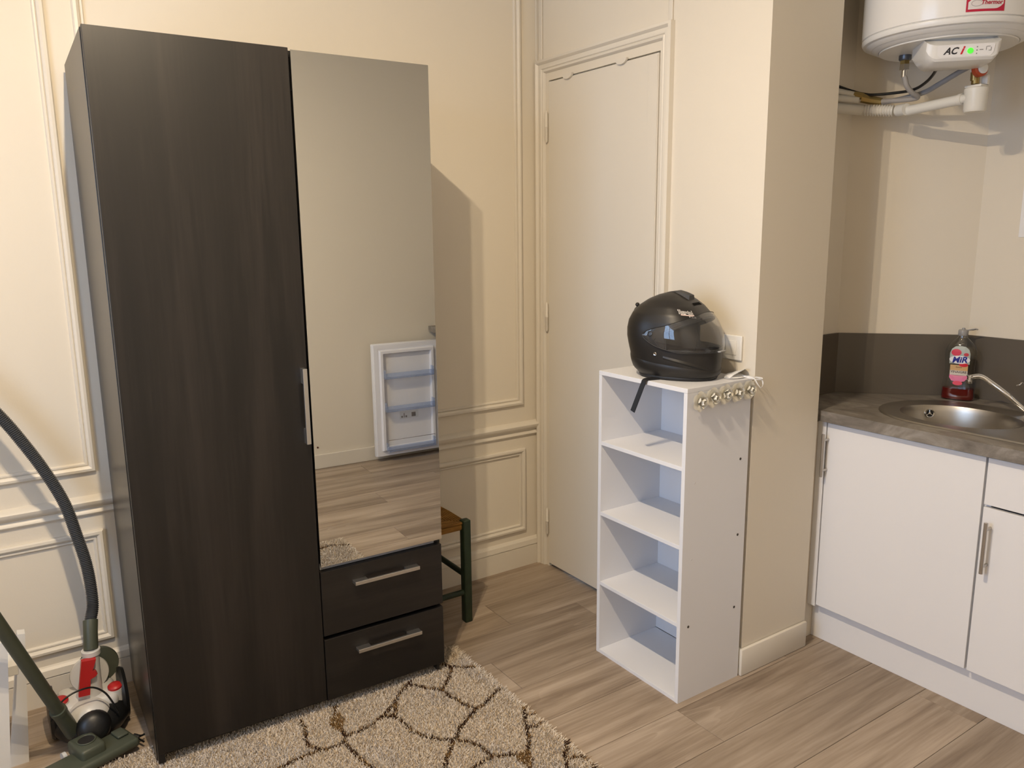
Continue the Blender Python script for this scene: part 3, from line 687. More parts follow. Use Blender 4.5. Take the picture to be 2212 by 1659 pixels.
# ------------------------------------------------------------------ white face mask next to the helmet
mk = thing('face_mask', 'white folded face mask lying beside the helmet', 'mask', (-.040, -1.118, SH+.001))
MASKM = mat('mask_fabric', (.80, .79, .77), .8, bump=.1, bscale=400)
def mask_leaf(sgn):
    # two leaves joined along the centre fold, opened like a beak
    n = 14; vs = []; fs = []
    for i in range(n+1):
        q = i/n; a = -.052+.104*q; wd_ = .050*math.sin(math.pi*min(1, .06+q*.94))**.7
        for j in range(5):
            p = j/4; vs.append((a, -wd_*(p-.25)*1.2, .002+(.026*p*math.sin(math.pi*q)**.6 if sgn > 0 else .004*math.sin(math.pi*p))+.006*math.sin(math.pi*q)*(1-p)))
    for i in range(n):
        for j in range(4): fs.append((i*5+j, i*5+5+j, i*5+6+j, i*5+1+j))
    k = len(vs); vs += [(x, y, z-.0012) for x, y, z in vs]; fs += [tuple(t+k for t in reversed(f)) for f in fs]
    return MB().add(vs, fs)
mk.rotation_euler = (0, 0, math.radians(18))
obj('upper_leaf', mask_leaf(1), MASKM, mk, 60); obj('lower_leaf', mask_leaf(-1), MASKM, mk, 60)
inv = lambda P: [tuple(Matrix.Rotation(-math.radians(18), 3, 'Z') @ (Vector(p)-Vector(mk.location))) for p in P]
loop1 = spline([(-.020, -1.135, SH+.006), (-.004, -1.165, SH+.003), (.012, -1.192, SH+.0005), (.008, -1.198, SH-.004), (-.012, -1.190, SH-.002), (-.030, -1.165, SH+.004), (-.030, -1.145, SH+.005)], 6)
loop2 = spline([(-.030, -1.150, SH+.006), (-.018, -1.185, SH+.002), (-.010, -1.196, SH-.016), (.004, -1.199, SH-.030), (.014, -1.198, SH-.018), (.006, -1.194, SH-.002), (-.018, -1.170, SH+.005)], 6)
for lp_ in (loop1, loop2): obj('ear_loop', MB().ribbon(inv(lp_), .0035, .0009, (0, -.4, 1)), MASKM, mk, 40)

# ------------------------------------------------------------------ light switch
sw = thing('light_switch', 'square white light switch on the wall above the shelf unit', 'switch', (-.0005, -1.084, 1.083))
obj('plate', MB().rbox(-.0105, -.0005, -1.125, -1.043, 1.083, 1.164, .004, 3), PLASTW, sw, 40, world=True)
obj('rocker', MB().rbox(-.0130, -.0107, -1.1065, -1.0615, 1.1005, 1.1465, .0008), PLASTW, sw, 40, world=True)

# ------------------------------------------------------------------ kitchen
ZT, ZB, XF = .877, .839, .368
def oval(cx, cy, rx, ry, n=48): return [(cx+rx*math.cos(a), cy+ry*math.sin(a)) for a in np.linspace(0, math.tau, n, endpoint=False)]
SKC = (.655, -1.50); SK_R = (.155, .190)      # bowl centre and radii (x, y)
def worktop():
    bm = bmesh.new()
    outer = [(XF, -1.163), (XF, YD+.002), (XK-.002, YD+.002), (XK-.002, -1.3335), (.6885, -1.0035), (D+.003, -1.0035), (D+.003, -1.163)]
    hole = oval(SKC[0], SKC[1], SK_R[0]+.004, SK_R[1]+.004, 40)
    vo = [bm.verts.new((x, y, ZT)) for x, y in outer]; vh = [bm.verts.new((x, y, ZT)) for x, y in hole]
    es = [bm.edges.new((vo[i], vo[(i+1) % len(vo)])) for i in range(len(vo))]+[bm.edges.new((vh[i], vh[(i+1) % len(vh)])) for i in range(len(vh))]
    bmesh.ops.triangle_fill(bm, use_beauty=True, edges=es)
    r = bmesh.ops.extrude_face_region(bm, geom=bm.faces[:]); bmesh.ops.translate(bm, verts=[v for v in r['geom'] if isinstance(v, bmesh.types.BMVert)], vec=(0, 0, ZB-ZT))
    me = bpy.data.meshes.new('worktop'); bm.to_mesh(me); bm.free(); return me
wt = tag(finish('worktop', worktop(), CONCRETE), 'grey concrete-look kitchen worktop around the sink', 'worktop')
def splash(name, p, q, label, th=.008):
    a = Vector((*p, 0)); b = Vector((*q, 0)); t = (b-a).normalized(); n = Vector((t.y, -t.x, 0))   # towards the room
    if n.dot(Vector((-1, -1, 0))) < 0: n = -n
    P = [a+n*.0012, b+n*.0012, b+n*(th+.0012), a+n*(th+.0012)]
    tag(obj(name, MB().prism([(v.x, v.y) for v in P], ZT+.0006, 1.108), SPLASH), label, 'splashback')
splash('splashback', (D+.004, -1.0), (AC[0]-.001, -1.0), 'short dark taupe splashback beside the pillar')
splash('splashback', (AC[0]+.001, AC[1]-.001), (AB[0]-.001, AB[1]+.001), 'dark taupe splashback across the slanted corner')
splash('splashback', (XK, AB[1]-.001), (XK, YD+.004), 'long dark taupe splashback behind the tap')
def handle(mb, y, z0, z1):
    return mb.tube([(.365, y, z0), (.365, y, z1)], .0058, 14).tube([(.364, y, z1-.022), (.3945, y, z1-.022)], .0048, 10).tube([(.364, y, z0+.022), (.3945, y, z0+.022)], .0048, 10)
XFd = .395
def unit(name, y0, y1, label, drawer=None, handle_at=None, hz=None, filler=None):
    u = thing(name, label, 'cabinet', (.70, (y0+y1)/2, 0), 0, 'white kitchen base units')
    xb = .93 if y1 < -1.4 else .60
    obj('carcass', MB().box(XFd+.0185, xb, y0, y0+.016, .1415, ZB-.001).box(XFd+.0185, xb, y1-.016, y1, .1415, ZB-.001).box(XFd+.0185, xb, y0+.016, y1-.016, .1415, .1575).box(xb-.006, xb, y0+.016, y1-.016, .1575, ZB-.20), WHITE, u, world=True)
    if filler: obj('filler', MB().rbox(XFd-.0005, XFd+.018, filler[0], filler[1], .137, ZB-.006, .001), WHITE2, u, world=True)
    top = ZB-.008
    if drawer:
        obj('drawer_front', MB().rbox(XFd, XFd+.018, y0+.003, y1-.003, drawer+.004, top, .0015), WHITE2, u, world=True); top = drawer-.004
    d = obj('door', MB().rbox(XFd, XFd+.018, y0+.003, y1-.003, .145, top, .0015), WHITE2, u, world=True)
    obj('handle', handle(MB(), handle_at, *hz), SATIN, d, 40, world=True)
    return u
unit('base_unit', -1.716, -1.1795, 'white base unit with one wide door under the sink', None, -1.189, (.641, .795), (-1.1785, -1.1465))
unit('base_unit', -2.120, -1.7165, 'white base unit with a drawer above its door', .683, -1.745, (.482, .642))
unit('base_unit', -2.600, -2.1205, 'white base unit between the drawer unit and the fridge', None, -2.15, (.641, .795))
tag(obj('plinth', MB().rbox(.430, .446, -2.600, -1.1465, 0, .1405, .001), WHITE2), 'long white plinth board under the kitchen units', 'plinth')

# sink, inset steel bowl with drainer
sk = thing('sink', 'inset stainless steel sink with an oval bowl and drainer', 'sink', (SKC[0], SKC[1], ZT))
def sink_deck():
    bm = bmesh.new(); n = 20
    # outline: round at the left end (high y), straight to the drainer
    cx, ry = .665, .215; yc = -1.475
    out = [(cx+ry*math.cos(a)*1.05, yc+.235*math.sin(a)) for a in np.linspace(0, math.pi, n)]
    out += [(cx-ry*1.05, -2.08), (cx-ry*1.05+.05, -2.13), (cx+ry*1.05-.05, -2.13), (cx+ry*1.05, -2.08)]
    hole = oval(SKC[0], SKC[1], SK_R[0], SK_R[1], 48)
    z = ZT+.0035
    vo = [bm.verts.new((x, y, ZT+.0006)) for x, y in out]; m = len(vo); C = Vector((SKC[0], -1.75))
    def inset(p, d):
        v = Vector(p)-Vector((cx, max(min(p[1], yc), -2.0))); return Vector(p)-v.normalized()*d
    v2 = [bm.verts.new((*inset(p, .006), z)) for p in out]; v3 = [bm.verts.new((*inset(p, .020), z-.0005)) for p in out]; v4 = [bm.verts.new((*inset(p, .026), z-.002)) for p in out]
    for A, B in ((vo, v2), (v2, v3), (v3, v4)):
        for i in range(m): bm.faces.new((A[i], A[(i+1) % m], B[(i+1) % m], B[i]))
    vh = [bm.verts.new((x, y, z-.002)) for x, y in hole]
    es = [bm.edges.get((v4[i], v4[(i+1) % m])) for i in range(m)]+[bm.edges.new((vh[i], vh[(i+1) % 48])) for i in range(48)]
    bmesh.ops.triangle_fill(bm, use_beauty=True, edges=[e for e in es if e])
    # bowl
    prev = vh
    for k, (s, dz) in enumerate(((.985, -.006), (.965, -.02), (.93, -.07), (.89, -.115), (.80, -.140), (.55, -.147), (.18, -.150))):
        cur = [bm.verts.new((SKC[0]+(x-SKC[0])*s, SKC[1]+(y-SKC[1])*s, z-.002+dz)) for x, y in hole]
        for i in range(48): bm.faces.new((prev[i], prev[(i+1) % 48], cur[(i+1) % 48], cur[i]))
        prev = cur
    bm.faces.new(prev); bmesh.ops.recalc_face_normals(bm, faces=bm.faces[:])
    for v in bm.verts: v.co -= Vector(sk.location)
    me = bpy.data.meshes.new('bowl'); bm.to_mesh(me); bm.free(); return me
obj_b = finish('bowl', sink_deck(), SINKST, sk, 35)
for k in range(5):
    xx = .53+k*.065; obj('drainer_rib', MB().rbox(xx, xx+.010, -2.05, -1.78, ZT+.0016, ZT+.0046, .0012), SINKST, sk, 40, world=True)
# overflow rose on the far bowl wall
ofp = np.array([SKC[0]+SK_R[0]*.955*math.cos(.95), SKC[1]+SK_R[1]*.955*math.sin(.95), ZT-.028]); ofn = np.array([-math.cos(.95), -math.sin(.95)*.8, .20])
ov = obj('overflow', MB().lathe([(.0165, 0), (.0165, .003), (.0145, .005), (.012, .004), (.012, .001)], ofp, 24, ofn), CHROME, sk, 40, world=True)
obj('overflow_hole', MB().lathe([(.0118, .0012), (.0118, .0018)], ofp, 24, ofn), DARKGAP, ov, world=True)
nv = Vector(ofn).normalized(); e1 = nv.cross(Vector((0, 0, 1))).normalized(); e2 = nv.cross(e1)
for k in range(3):
    a = k*math.tau/3+.5; dd = e1*math.cos(a)+e2*math.sin(a); b0 = Vector(ofp)+nv*.0030
    obj('overflow_spoke', MB().tube([b0, b0+dd*.0125], .0016, 6), CHROME, ov, 40, world=True)
obj('overflow_boss', MB().lathe([(.004, .002), (.004, .0042), (.002, .005)], ofp, 12, ofn), CHROME, ov, 40, world=True)

# tap: long swan spout reaching in over the bowl
tp = thing('tap', 'chrome mixer tap with a long curved spout over the sink', 'tap', (.895, -1.80, ZT+.003))
PX = .82
tip = hit((2095, 815), 0, PX-.03)
TB = hit((2300, 930), 2, ZT+.055)
path = [TB+np.array([0, 0, -.01]), hit((2262, 918), 0, PX+.05)]+[hit(p, 0, x_) for p, x_ in (((2212, 884), PX+.03), ((2175, 852), PX+.012), ((2140, 826), PX), ((2118, 813), PX-.012))]+[tip]
obj('body', MB().lathe([(.026, 0), (.026, .006), (.022, .010), (.021, .075), (.017, .085)], (TB[0], TB[1], ZT+.0035), 24), CHROME, tp, 40, world=True)
obj('spout', MB().tube(spline(path, 6), .0085, 14), CHROME, tp, 50, world=True)
obj('aerator', MB().lathe([(.0095, -.019), (.0105, -.017), (.0105, -.007), (.0085, -.006), (.0085, .004), (.0105, .005), (.0105, .009)], tip+np.array([0, 0, -.002]), 20), CHROME, tp, 40, world=True)
lv = [hit(p, 0, .86) for p in ((2196, 833), (2204, 831), (2214, 829))]+[np.array([TB[0]-.005, TB[1]+.05, ZT+.078]), np.array([TB[0], TB[1], ZT+.085])]
obj('lever', MB().tube(spline(lv, 5), [.0022]*6+[.004]*6+[.006]*9, 10), CHROME, tp, 50, world=True)

# washing-up liquid bottle
BC = np.array([.925, -1.352, ZT+.0008])
bt = thing('soap_bottle', 'clear dish soap bottle with a little red liquid near the sink corner', 'bottle', tuple(BC))
CLEAR = glassy('bottle_clear', (.93, .94, .93), .0, .03, .6)
fwd = np.array([CAMP[0]-BC[0], CAMP[1]-BC[1]]); fwd /= np.linalg.norm(fwd)
def rot(v, a): return np.array([v[0]*math.cos(a)-v[1]*math.sin(a), v[0]*math.sin(a)+v[1]*math.cos(a)])
fwd = rot(fwd, math.radians(-8)); rgt = np.array([-fwd[1], fwd[0]])
BP = [(0, .104), (.006, .111), (.05, .107), (.085, .098), (.110, .094), (.140, .098), (.165, .104), (.180, .102), (.195, .092), (.210, .072), (.222, .046), (.230, .030), (.238, .026)]
def bsec(z, n=40, sc=1., thick=.50):
    w = np.interp(z, [p[0] for p in BP], [p[1] for p in BP])*.5*sc; tk = max(w*thick, min(w, .0095)); out = []
    for k in range(n):
        a = math.tau*k/n; x = math.copysign(abs(math.cos(a))**.8, math.cos(a))*w; y = math.copysign(abs(math.sin(a))**.8, math.sin(a))*tk
        out.append((rgt[0]*x+fwd[0]*y, rgt[1]*x+fwd[1]*y, z))
    return out
def bottle(z0, z1, sc, cap0=True, cap1=False, n=40, m=30):
    vs = []; fs = []; zs = np.linspace(z0, z1, m)
    for z in zs: vs += bsec(z, n, sc)
    for j in range(m-1):
        for k in range(n): fs.append((j*n+k, j*n+(k+1) % n, (j+1)*n+(k+1) % n, (j+1)*n+k))
    if cap0: fs.append(tuple(range(n-1, -1, -1)))
    if cap1: fs.append(tuple(range((m-1)*n, m*n)))
    return MB().add(vs, fs)
BPs = 1.04
obj('body', bottle(0, .238, 1.0), CLEAR, bt, 60)
obj('liquid', bottle(.003, .042, .95, True, True, 40, 8), mat('red_soap', (.10, .004, .003), .08), bt, 60)
CAPM = mat('grey_cap', (.30, .29, .28), .35)
cp = obj('cap', MB().lathe([(.0150, .236), (.0165, .238), (.0165, .254), (.0145, .257), (.006, .258), (.0055, .263), (.003, .264)], (0, 0, 0), 24), CAPM, bt, 40)
obj('cap_lid', MB().ribbon([(rgt[0]*a, rgt[1]*a, z) for a, z in ((.012, .256), (.020, .2575), (.028, .259), (.038, .262), (.046, .2605))], [.006, .006, .014, .015, .006], .0035, (fwd[0], fwd[1], .3)), CAPM, cp, 50)
def lab(a, z, off=.0012):
    """label coordinates: a to the right in the picture, z height -> front of the bottle"""
    w = np.interp(z, [p[0] for p in BP], [p[1] for p in BP])*.5; tk = w*.50; s = max(-1, min(1, a/w)); c_ = max(.02, 1-abs(s)**2.5)**.4
    y = tk*c_+off; a *= 1.0; return (rgt[0]*a+fwd[0]*y, rgt[1]*a+fwd[1]*y, z)
def lab_poly(name, pts, m_, off):
    # subdivide a convex outline as a fan so it hugs the curve
    c0 = np.mean(pts, axis=0); vs = [lab(*c0, off)]; n = len(pts)
    for s in (.5, 1.0): vs += [lab(*(c0+(np.array(p)-c0)*s), off) for p in pts]
    fs = [(0, 1+i, 1+(i+1) % n) for i in range(n)]+[(1+i, 1+n+i, 1+n+(i+1) % n, 1+(i+1) % n) for i in range(n)]
    return obj(name, MB().add(vs, fs), m_, bt)
flat = lambda n_, c_: mat(n_, c_, .45)
def rnd_rect(a0, a1, z0, z1, n=6): return [(a0, z) for z in np.linspace(z1, z0, n)]+[(a, z0) for a in np.linspace(a0, a1, n)[1:]]+[(a1, z) for z in np.linspace(z0, z1, n)[1:]]+[(a, z1) for a in np.linspace(a1, a0, n)[1:-1]]
def ell(a, z, ra, rz, n=20): return [(a+ra*math.cos(t), z+rz*math.sin(t)) for t in np.linspace(0, math.tau, n, endpoint=False)]
lab_poly('label_top', [(x*.0325, .170+y*.030) for x, y in ((-1, -1.2), (1, -1.2), (1, .1), (.85, .6), (.5, .92), (0, 1), (-.5, .92), (-.85, .6), (-1, .1))], flat('lab_grey', (.42, .46, .42)), .0012)
lab_poly('label_berry', ell(-.012, .176, .0165, .0125), flat('lab_berry', (.62, .03, .06)), .0016)
lab_poly('label_berry', ell(.020, .170, .008, .006), flat('lab_berry2', (.55, .04, .06)), .0016)
lab_poly('label_oval', ell(0, .150, .0335, .0150), flat('lab_white', (.82, .80, .82)), .0020)
text_part('label_text', 'MiR', .0300, lambda a, b: tuple(lab(a, .149+b+.06*a, .0026)), flat('lab_blue', (.01, .015, .24)), bt, .2, world=False, bold=.0009)
lab_poly('label_berry', ell(.014, .1315, .0145, .0070), flat('lab_red', (.62, .02, .03)), .0018)
lab_poly('label_band', rnd_rect(-.0285, .0285, .110, .130), flat('lab_orange', (.62, .38, .16)), .0012)
text_part('label_text', 'Savon', .0085, lambda a, b: tuple(lab(a, .1225+b, .0018)), flat('lab_brown', (.10, .04, .02)), bt, world=False)
lab_poly('label_band', rnd_rect(-.0285, .0285, .093, .110), flat('lab_cream', (.62, .55, .46)), .0012)
text_part('label_text', 'VINAIGRE', .0118, lambda a, b: tuple(lab(a, .1045+b, .0018)), flat('lab_dark', (.05, .02, .02)), bt, world=False, bold=.0001)
lab_poly('label_band', [(-.0285, .093), (.0285, .093), (.029, .083), (.021, .072), (0, .067), (-.021, .072), (-.029, .083)], flat('lab_pink', (.72, .18, .32)), .0012)
lab_poly('label_berry', ell(0, .064, .016, .008), flat('lab_red3', (.70, .06, .10)), .0016)

# sheet of paper on the kitchen wall
tag(obj('paper_sheet', MB().box(XK-.0022, XK-.0008, -1.68, -1.467, 1.464, 1.765), mat('paper', (.80, .79, .78), .7)), 'white paper sheet pinned to the kitchen wall', 'paper')

# ------------------------------------------------------------------ fridge with its door open (seen in the mirror)
fr = thing('fridge', 'small white fridge standing open under the worktop', 'fridge', (.70, -2.90, 0))
FY0, FY1 = -3.17, -2.63
FW = mat('fridge_white', (.76, .76, .78), .35); FIN = mat('fridge_liner', (.80, .80, .84), .4)
bx = MB()
for b in ((.43, .98, FY0, FY0+.03, .03, .80), (.43, .98, FY1-.03, FY1, .03, .80), (.95, .98, FY0+.03, FY1-.03, .03, .80), (.43, .95, FY0+.03, FY1-.03, .03, .07), (.43, .95, FY0+.03, FY1-.03, .765, .80)): bx.box(*b)
obj('cabinet', bx, FW, fr, world=True)
for z in (.25, .43, .60): obj('shelf', MB().box(.46, .94, FY0+.032, FY1-.032, z, z+.006), glassy('fridge_glass', (.9, .93, .97), .15), fr, world=True)
for x in (.46, .93):
    for y in (FY0+.05, FY1-.05): obj('foot', MB().lathe([(.018, 0), (.018, .03)], (x, y, 0), 12), BLACK, fr, world=True)
dy0, dy1 = -3.165, -3.118; dx0, dx1 = -.075, .395; dz0, dz1 = .034, .792
fd = obj('door', MB().rbox(dx0, dx1, dy0, dy1-.012, dz0, dz1, .006, 2), FW, fr, 40, world=True)
# raised liner frame on the inside of the door
LP = [(0, 0), (0, .012), (.022, .014), (.030, .010), (.034, .010), (.040, .030), (.056, .030), (.062, .004)]
obj('door_liner', MB().sweep([(dx0+.006, dz0+.006), (dx1-.006, dz0+.006), (dx1-.006, dz1-.006), (dx0+.006, dz1-.006)], LP, lambda a, b, h: (a, dy1-.012+h, b), True), FIN, fd, 35, world=True)
obj('inner_panel', MB().box(dx0+.05, dx1-.05, dy1-.012, dy1-.009, dz0+.05, dz1-.05), FIN, fd, world=True)
BLUE = glassy('blue_clear_plastic', (.80, .86, .97), .16, .05, .5)
for z in (.565, .345, .075):
    t = MB(); a0, a1 = dx0+.062, dx1-.062
    t.box(a0, a1, dy1+.052, dy1+.055, z, z+.040).box(a0, a1, dy1-.008, dy1+.052, z, z+.003).box(a0, a0+.003, dy1-.008, dy1+.052, z+.003, z+.060).box(a1-.003, a1, dy1-.008, dy1+.052, z+.003, z+.060)
    obj('door_bin', t, BLUE, fd, world=True)
obj('bottle_wire', MB().tube([(dx0+.066, dy1+.03, .115), (dx0+.066, dy1+.05, .155), (dx1-.066, dy1+.05, .155), (dx1-.066, dy1+.03, .115)], .002, 6), CHROME, fd, world=True)
lbm = mat('sticker', (.70, .70, .71), .5); obj('sticker', MB().box(.10, .235, dy1-.0088, dy1-.0084, .275, .325), lbm, fd, world=True)
for k, (a, w_) in enumerate(((.110, .012), (.128, .006), (.140, .012), (.185, .030))): obj('sticker_print', MB().box(a, a+w_, dy1-.0083, dy1-.0081, .283, .295+.018*(k % 2)), flat('print', (.25, .22, .20)), fd, world=True)
tag(obj('wall_nail', MB().lathe([(.006, 0), (.006, .003), (.003, .005)], (-.4446, YD+.0005, .142), 10, (0, 1, 0)), mat('rusty', (.10, .03, .02), .7)), 'small rusty nail head low on the cream wall', 'nail')

# ------------------------------------------------------------------ water heater on the slanted wall
NW = np.array([.724, .690]); NW /= np.linalg.norm(NW); NF = -NW; TR = np.array([.690, -.724]); TR /= np.linalg.norm(TR)
HTC = np.array([.640, -1.353])
wh = thing('water_heater', 'white cylindrical wall-hung water heater above the sink', 'water heater', (HTC[0], HTC[1], 2.03))
R = .2525
obj('tank', MB().lathe([(R-.004, .64), (R, .635), (R, .078), (R-.001, .074), (R-.005, .072)], (0, 0, 0), 96), ENAMEL, wh, 40)
obj('bottom_ring', MB().lathe([(R-.0055, .0725), (R-.001, .069), (R-.001, .062), (R-.005, .055), (R-.011, .0525), (R-.014, .0525), (R-.016, .050), (R-.031, .0425), (R-.034, .0428), (R-.045, .036), (R-.053, .034)], (0, 0, 0), 96, caps=False), PLASTW, wh, 30)
obj('bottom_plate', MB().lathe([(R-.054, .034), (R-.056, .030)], (0, 0, 0), 64), PLASTW, wh)
def hw(a, b, z): return (HTC[0]+TR[0]*a+NF[0]*b, HTC[1]+TR[1]*a+NF[1]*b, z)
obj('bracket', MB().prism([hw(-.12, -.248, 0)[:2], hw(.12, -.248, 0)[:2], hw(.12, -.277, 0)[:2], hw(-.12, -.277, 0)[:2]], 2.25, 2.30), SATIN, wh, world=True)
def cowl():
    prof = [(.02, 2.062), (.150, 2.062), (.192, 2.036), (.186, 1.999), (.180, 1.992), (.150, 1.984), (.06, 1.986), (.02, 2.01)]
    sl = [(-.105, .60), (-.098, .80), (-.088, .94), (-.078, 1.0), (.076, 1.0), (.086, .94), (.094, .80), (.098, .60)]; vs = []; fs = []; n = len(prof)
    for a, s in sl:
        for b, z in prof: vs.append(hw(a, .02+(b-.02)*(.90+.10*s), 2.062-(2.062-z)*s))
    for i in range(len(sl)-1):
        for k in range(n): fs.append((i*n+k, i*n+(k+1) % n, (i+1)*n+(k+1) % n, (i+1)*n+k))
    fs += [tuple(range(n)), tuple(range(len(sl)*n-1, (len(sl)-1)*n-1, -1))]
    return MB().add(vs, fs)
cw = obj('control_cowl', cowl(), PLASTW, wh, 30, world=True)
def plate(a, t, off=.0012):   # a along, t 0..1 up the sloping face
    b = .186+(.192-.186)*t; z = 1.999+(2.036-1.999)*t; return hw(a, b+off, z)
PLT = mat('panel_white', (.82, .81, .80), .35)
obj('control_panel', MB().add([plate(*p) for p in ((-.066, .05), (.070, .05), (.078, .30), (.080, .88), (.074, .97), (-.072, .97), (-.077, .85), (-.075, .25))], [tuple(range(8))]), PLT, cw, world=True)
pl_ = lambda a, b, o=.002: plate(a, .5+b/.037, o)
text_part('panel_text', 'AC', .026, lambda a, b: pl_(a-.040, b, .0018), flat('ink_dark', (.03, .03, .035)), cw, .35, bold=.0008)
text_part('panel_text', 'i', .031, lambda a, b: pl_(a-.0095, b+.001, .0018), flat('ink_red', (.62, .02, .04)), cw, .35, bold=.0012)
led = mat('green_led', (.05, .9, .05), .2, emis=(.12, 1, .05), estr=.7)
obj('green_light', MB().add([pl_(.014+.0085*math.cos(t), -.001+.0080*math.sin(t), .003) for t in np.linspace(0, math.tau, 20, endpoint=False)], [tuple(range(20))]), led, cw, world=True)
INKG = flat('ink_grey', (.22, .22, .21))
for a, b, w_, h_ in ((.032, .009, .003, .003), (.032, .000, .003, .003), (.032, -.009, .003, .003), (.044, .001, .010, .002), (.057, .004, .0015, .010), (.063, .009, .010, .0015), (.070, .002, .0018, .010), (.0665, -.002, .006, .0016)):
    obj('panel_icon', MB().add([pl_(a+x*w_/2, b+y*h_/2, .0018) for x, y in ((-1, -1), (1, -1), (1, 1), (-1, 1))], [(0, 1, 2, 3)]), INKG, cw, world=True)
# maker's badge on the tank
def cyl(a, z, off): 
    t = a/R; return hw(math.sin(t+BANG)*(R+off), math.cos(t+BANG)*(R+off), z)
BANG = math.radians(0)
bq = hit((2127, 14), 0, .47)
BZ = 2.1335
def badge(a0, a1, z0, z1, off, rnd=0):
    n = 12; top = [(a, z1) for a in np.linspace(a0, a1, n)]; bot = [(a, z0) for a in np.linspace(a1, a0, n)]
    if rnd:
        top = [(a, z1-max(0, rnd-(a-a0))**2/rnd*.55) for a, _ in top]; bot = [(a, z0+max(0, rnd-(a1-a))**2/rnd*.55) for a, _ in bot]
    vs = [cyl(a, z, off) for a, z in top]+[cyl(a, z, off) for a, z in bot]
    return MB().add(vs, [(i, i+1, 2*n-2-i, 2*n-1-i) for i in range(n-1)])
bg_ = obj('badge', badge(-.026, .079, BZ-.0225, BZ+.0225, .0012), flat('badge_red', (.50, .015, .05)), wh, world=True)
obj('badge_field', badge(-.021, .075, BZ-.016, BZ+.0165, .0018, .024), flat('badge_white', (.74, .69, .67)), bg_, world=True)
text_part('badge_text', 'Thermor', .0160, lambda a, b: cyl(.041+a, BZ+b+.001, .0026), flat('badge_ink', (.45, .015, .04)), bg_, .25, bold=.0004)
obj('badge_swirl', MB().tube([cyl(.001+.014*math.cos(t), BZ+.000+.008*math.sin(t), .0022) for t in np.linspace(.4, 5.9, 24)], .0009, 5), flat('badge_grey', (.50, .46, .46)), bg_, world=True)

# pipework under the heater
def hp(px, off): return phit(px, (HTC[0]+NW[0]*off, HTC[1]+NW[1]*off, 2), (NW[0], NW[1], 0))
GREYH = mat('braided_hose', (.33, .31, .29), .45, bump=.5, bscale=500); GREYT = mat('grey_pex', (.26, .26, .27), .45); PIPE = mat('white_pvc', (.72, .70, .64), .35)
i0 = hp((1956, 116), .06)
inl = thing('inlet_hose', 'braided grey water hose hanging from the heater inlet', 'hose', tuple(i0))
ax = np.array([0, 0, -1.])
obj('inlet_nut', MB().lathe([(.0185, -.004), (.0195, 0), (.0195, .018), (.017, .022)], i0, 20, ax), mat('grey_nut', (.12, .13, .15), .35, .6), inl, 40, world=True)
obj('brass_nut', MB().lathe([(.0155, .022), (.0155, .034)], i0, 6, ax), BRASS, inl, world=True)
obj('chrome_nut', MB().lathe([(.0165, .034), (.0165, .052), (.008, .054)], i0, 6, ax), CHROME, inl, world=True)
obj('ferrule', MB().lathe([(.0085, .053), (.0085, .074)], i0, 14, ax), CHROME, inl, 40, world=True)
obj('hose', MB().tube(spline([i0+ax*.070, hp((1955, 170), .06), hp((1959, 186), .06), hp((1970, 200), .07), hp((1982, 208), .085), hp((1975, 213), .10), hp((1940, 217), .13), hp((1905, 219), .16)], 6), .0085, 12), GREYH, inl, 50, world=True)
obj('brass_tee', MB().tube([hp((1862, 211), .185), hp((1882, 216), .18), hp((1905, 219), .165)], [.017, .015, .011], 8), BRASS, inl, 30, world=True)
obj('brass_tee', MB().tube([hp((1845, 203), .195), hp((1872, 210), .185)], [.010, .014], 8), BRASS, inl, 30, world=True)
obj('supply_pipe', MB().tube([hp((1775, 190), .215), hp((1838, 203), .20), hp((1848, 205), .195)], .0105, 12), PIPE, inl, 50, world=True)
obj('supply_pipe', MB().tube([hp((1775, 209), .21), hp((1856, 216), .19)], .0115, 12), PIPE, inl, 50, world=True)
ct = tag(obj('power_cable', MB().tube(spline([hp((2028, 136), -.08), hp((2018, 158), -.02), hp((2000, 178), .03), hp((1975, 193), .08), hp((1940, 200), .12), hp((1880, 205), .17), hp((1845, 198), .20), hp((1812, 187), .215), hp((1775, 172), .225)], 6), .0048, 10), BLACK, None, 50), 'black power cable looping from the heater to the wall', 'cable')
gp = tag(obj('outlet_pipe', MB().tube(spline([hp((2098, 142), -.02), hp((2070, 157), .01), hp((2030, 181), .05), hp((1995, 200), .10), hp((1950, 213), .14), hp((1905, 222), .165)], 6), .0085, 12), GREYT, None, 50), 'grey hot water pipe running down from the safety valve', 'pipe')
v0 = hp((2108, 135), -.03)
sv = thing('safety_valve', 'brass safety valve with red and white knob under the heater', 'valve', tuple(v0))
obj('valve_body', MB().tube([v0+np.array([0, 0, .025]), v0, v0+np.array([0, 0, -.055])], [.012, .013, .011], 12), BRASS, sv, 40, world=True)
kc = hp((2112, 150), -.05); kd = np.array([*(NF*.75+TR*.35), .05])
obj('knob', MB().lathe([(.0235, 0), (.0245, .004), (.0245, .016), (.020, .020)], kc, 24, kd), flat('knob_red', (.45, .07, .02)), sv, 40, world=True)
obj('knob_cap', MB().lathe([(.0175, .0202), (.0175, .023), (.015, .0245)], kc, 24, kd), PLASTW, sv, 40, world=True)
obj('lever', MB().tube([hp((2120, 140), -.03), hp((2126, 133), -.035), hp((2133, 129), -.04)], [.006, .006, .008], 10), flat('lever_red', (.42, .02, .02)), sv, 50, world=True)
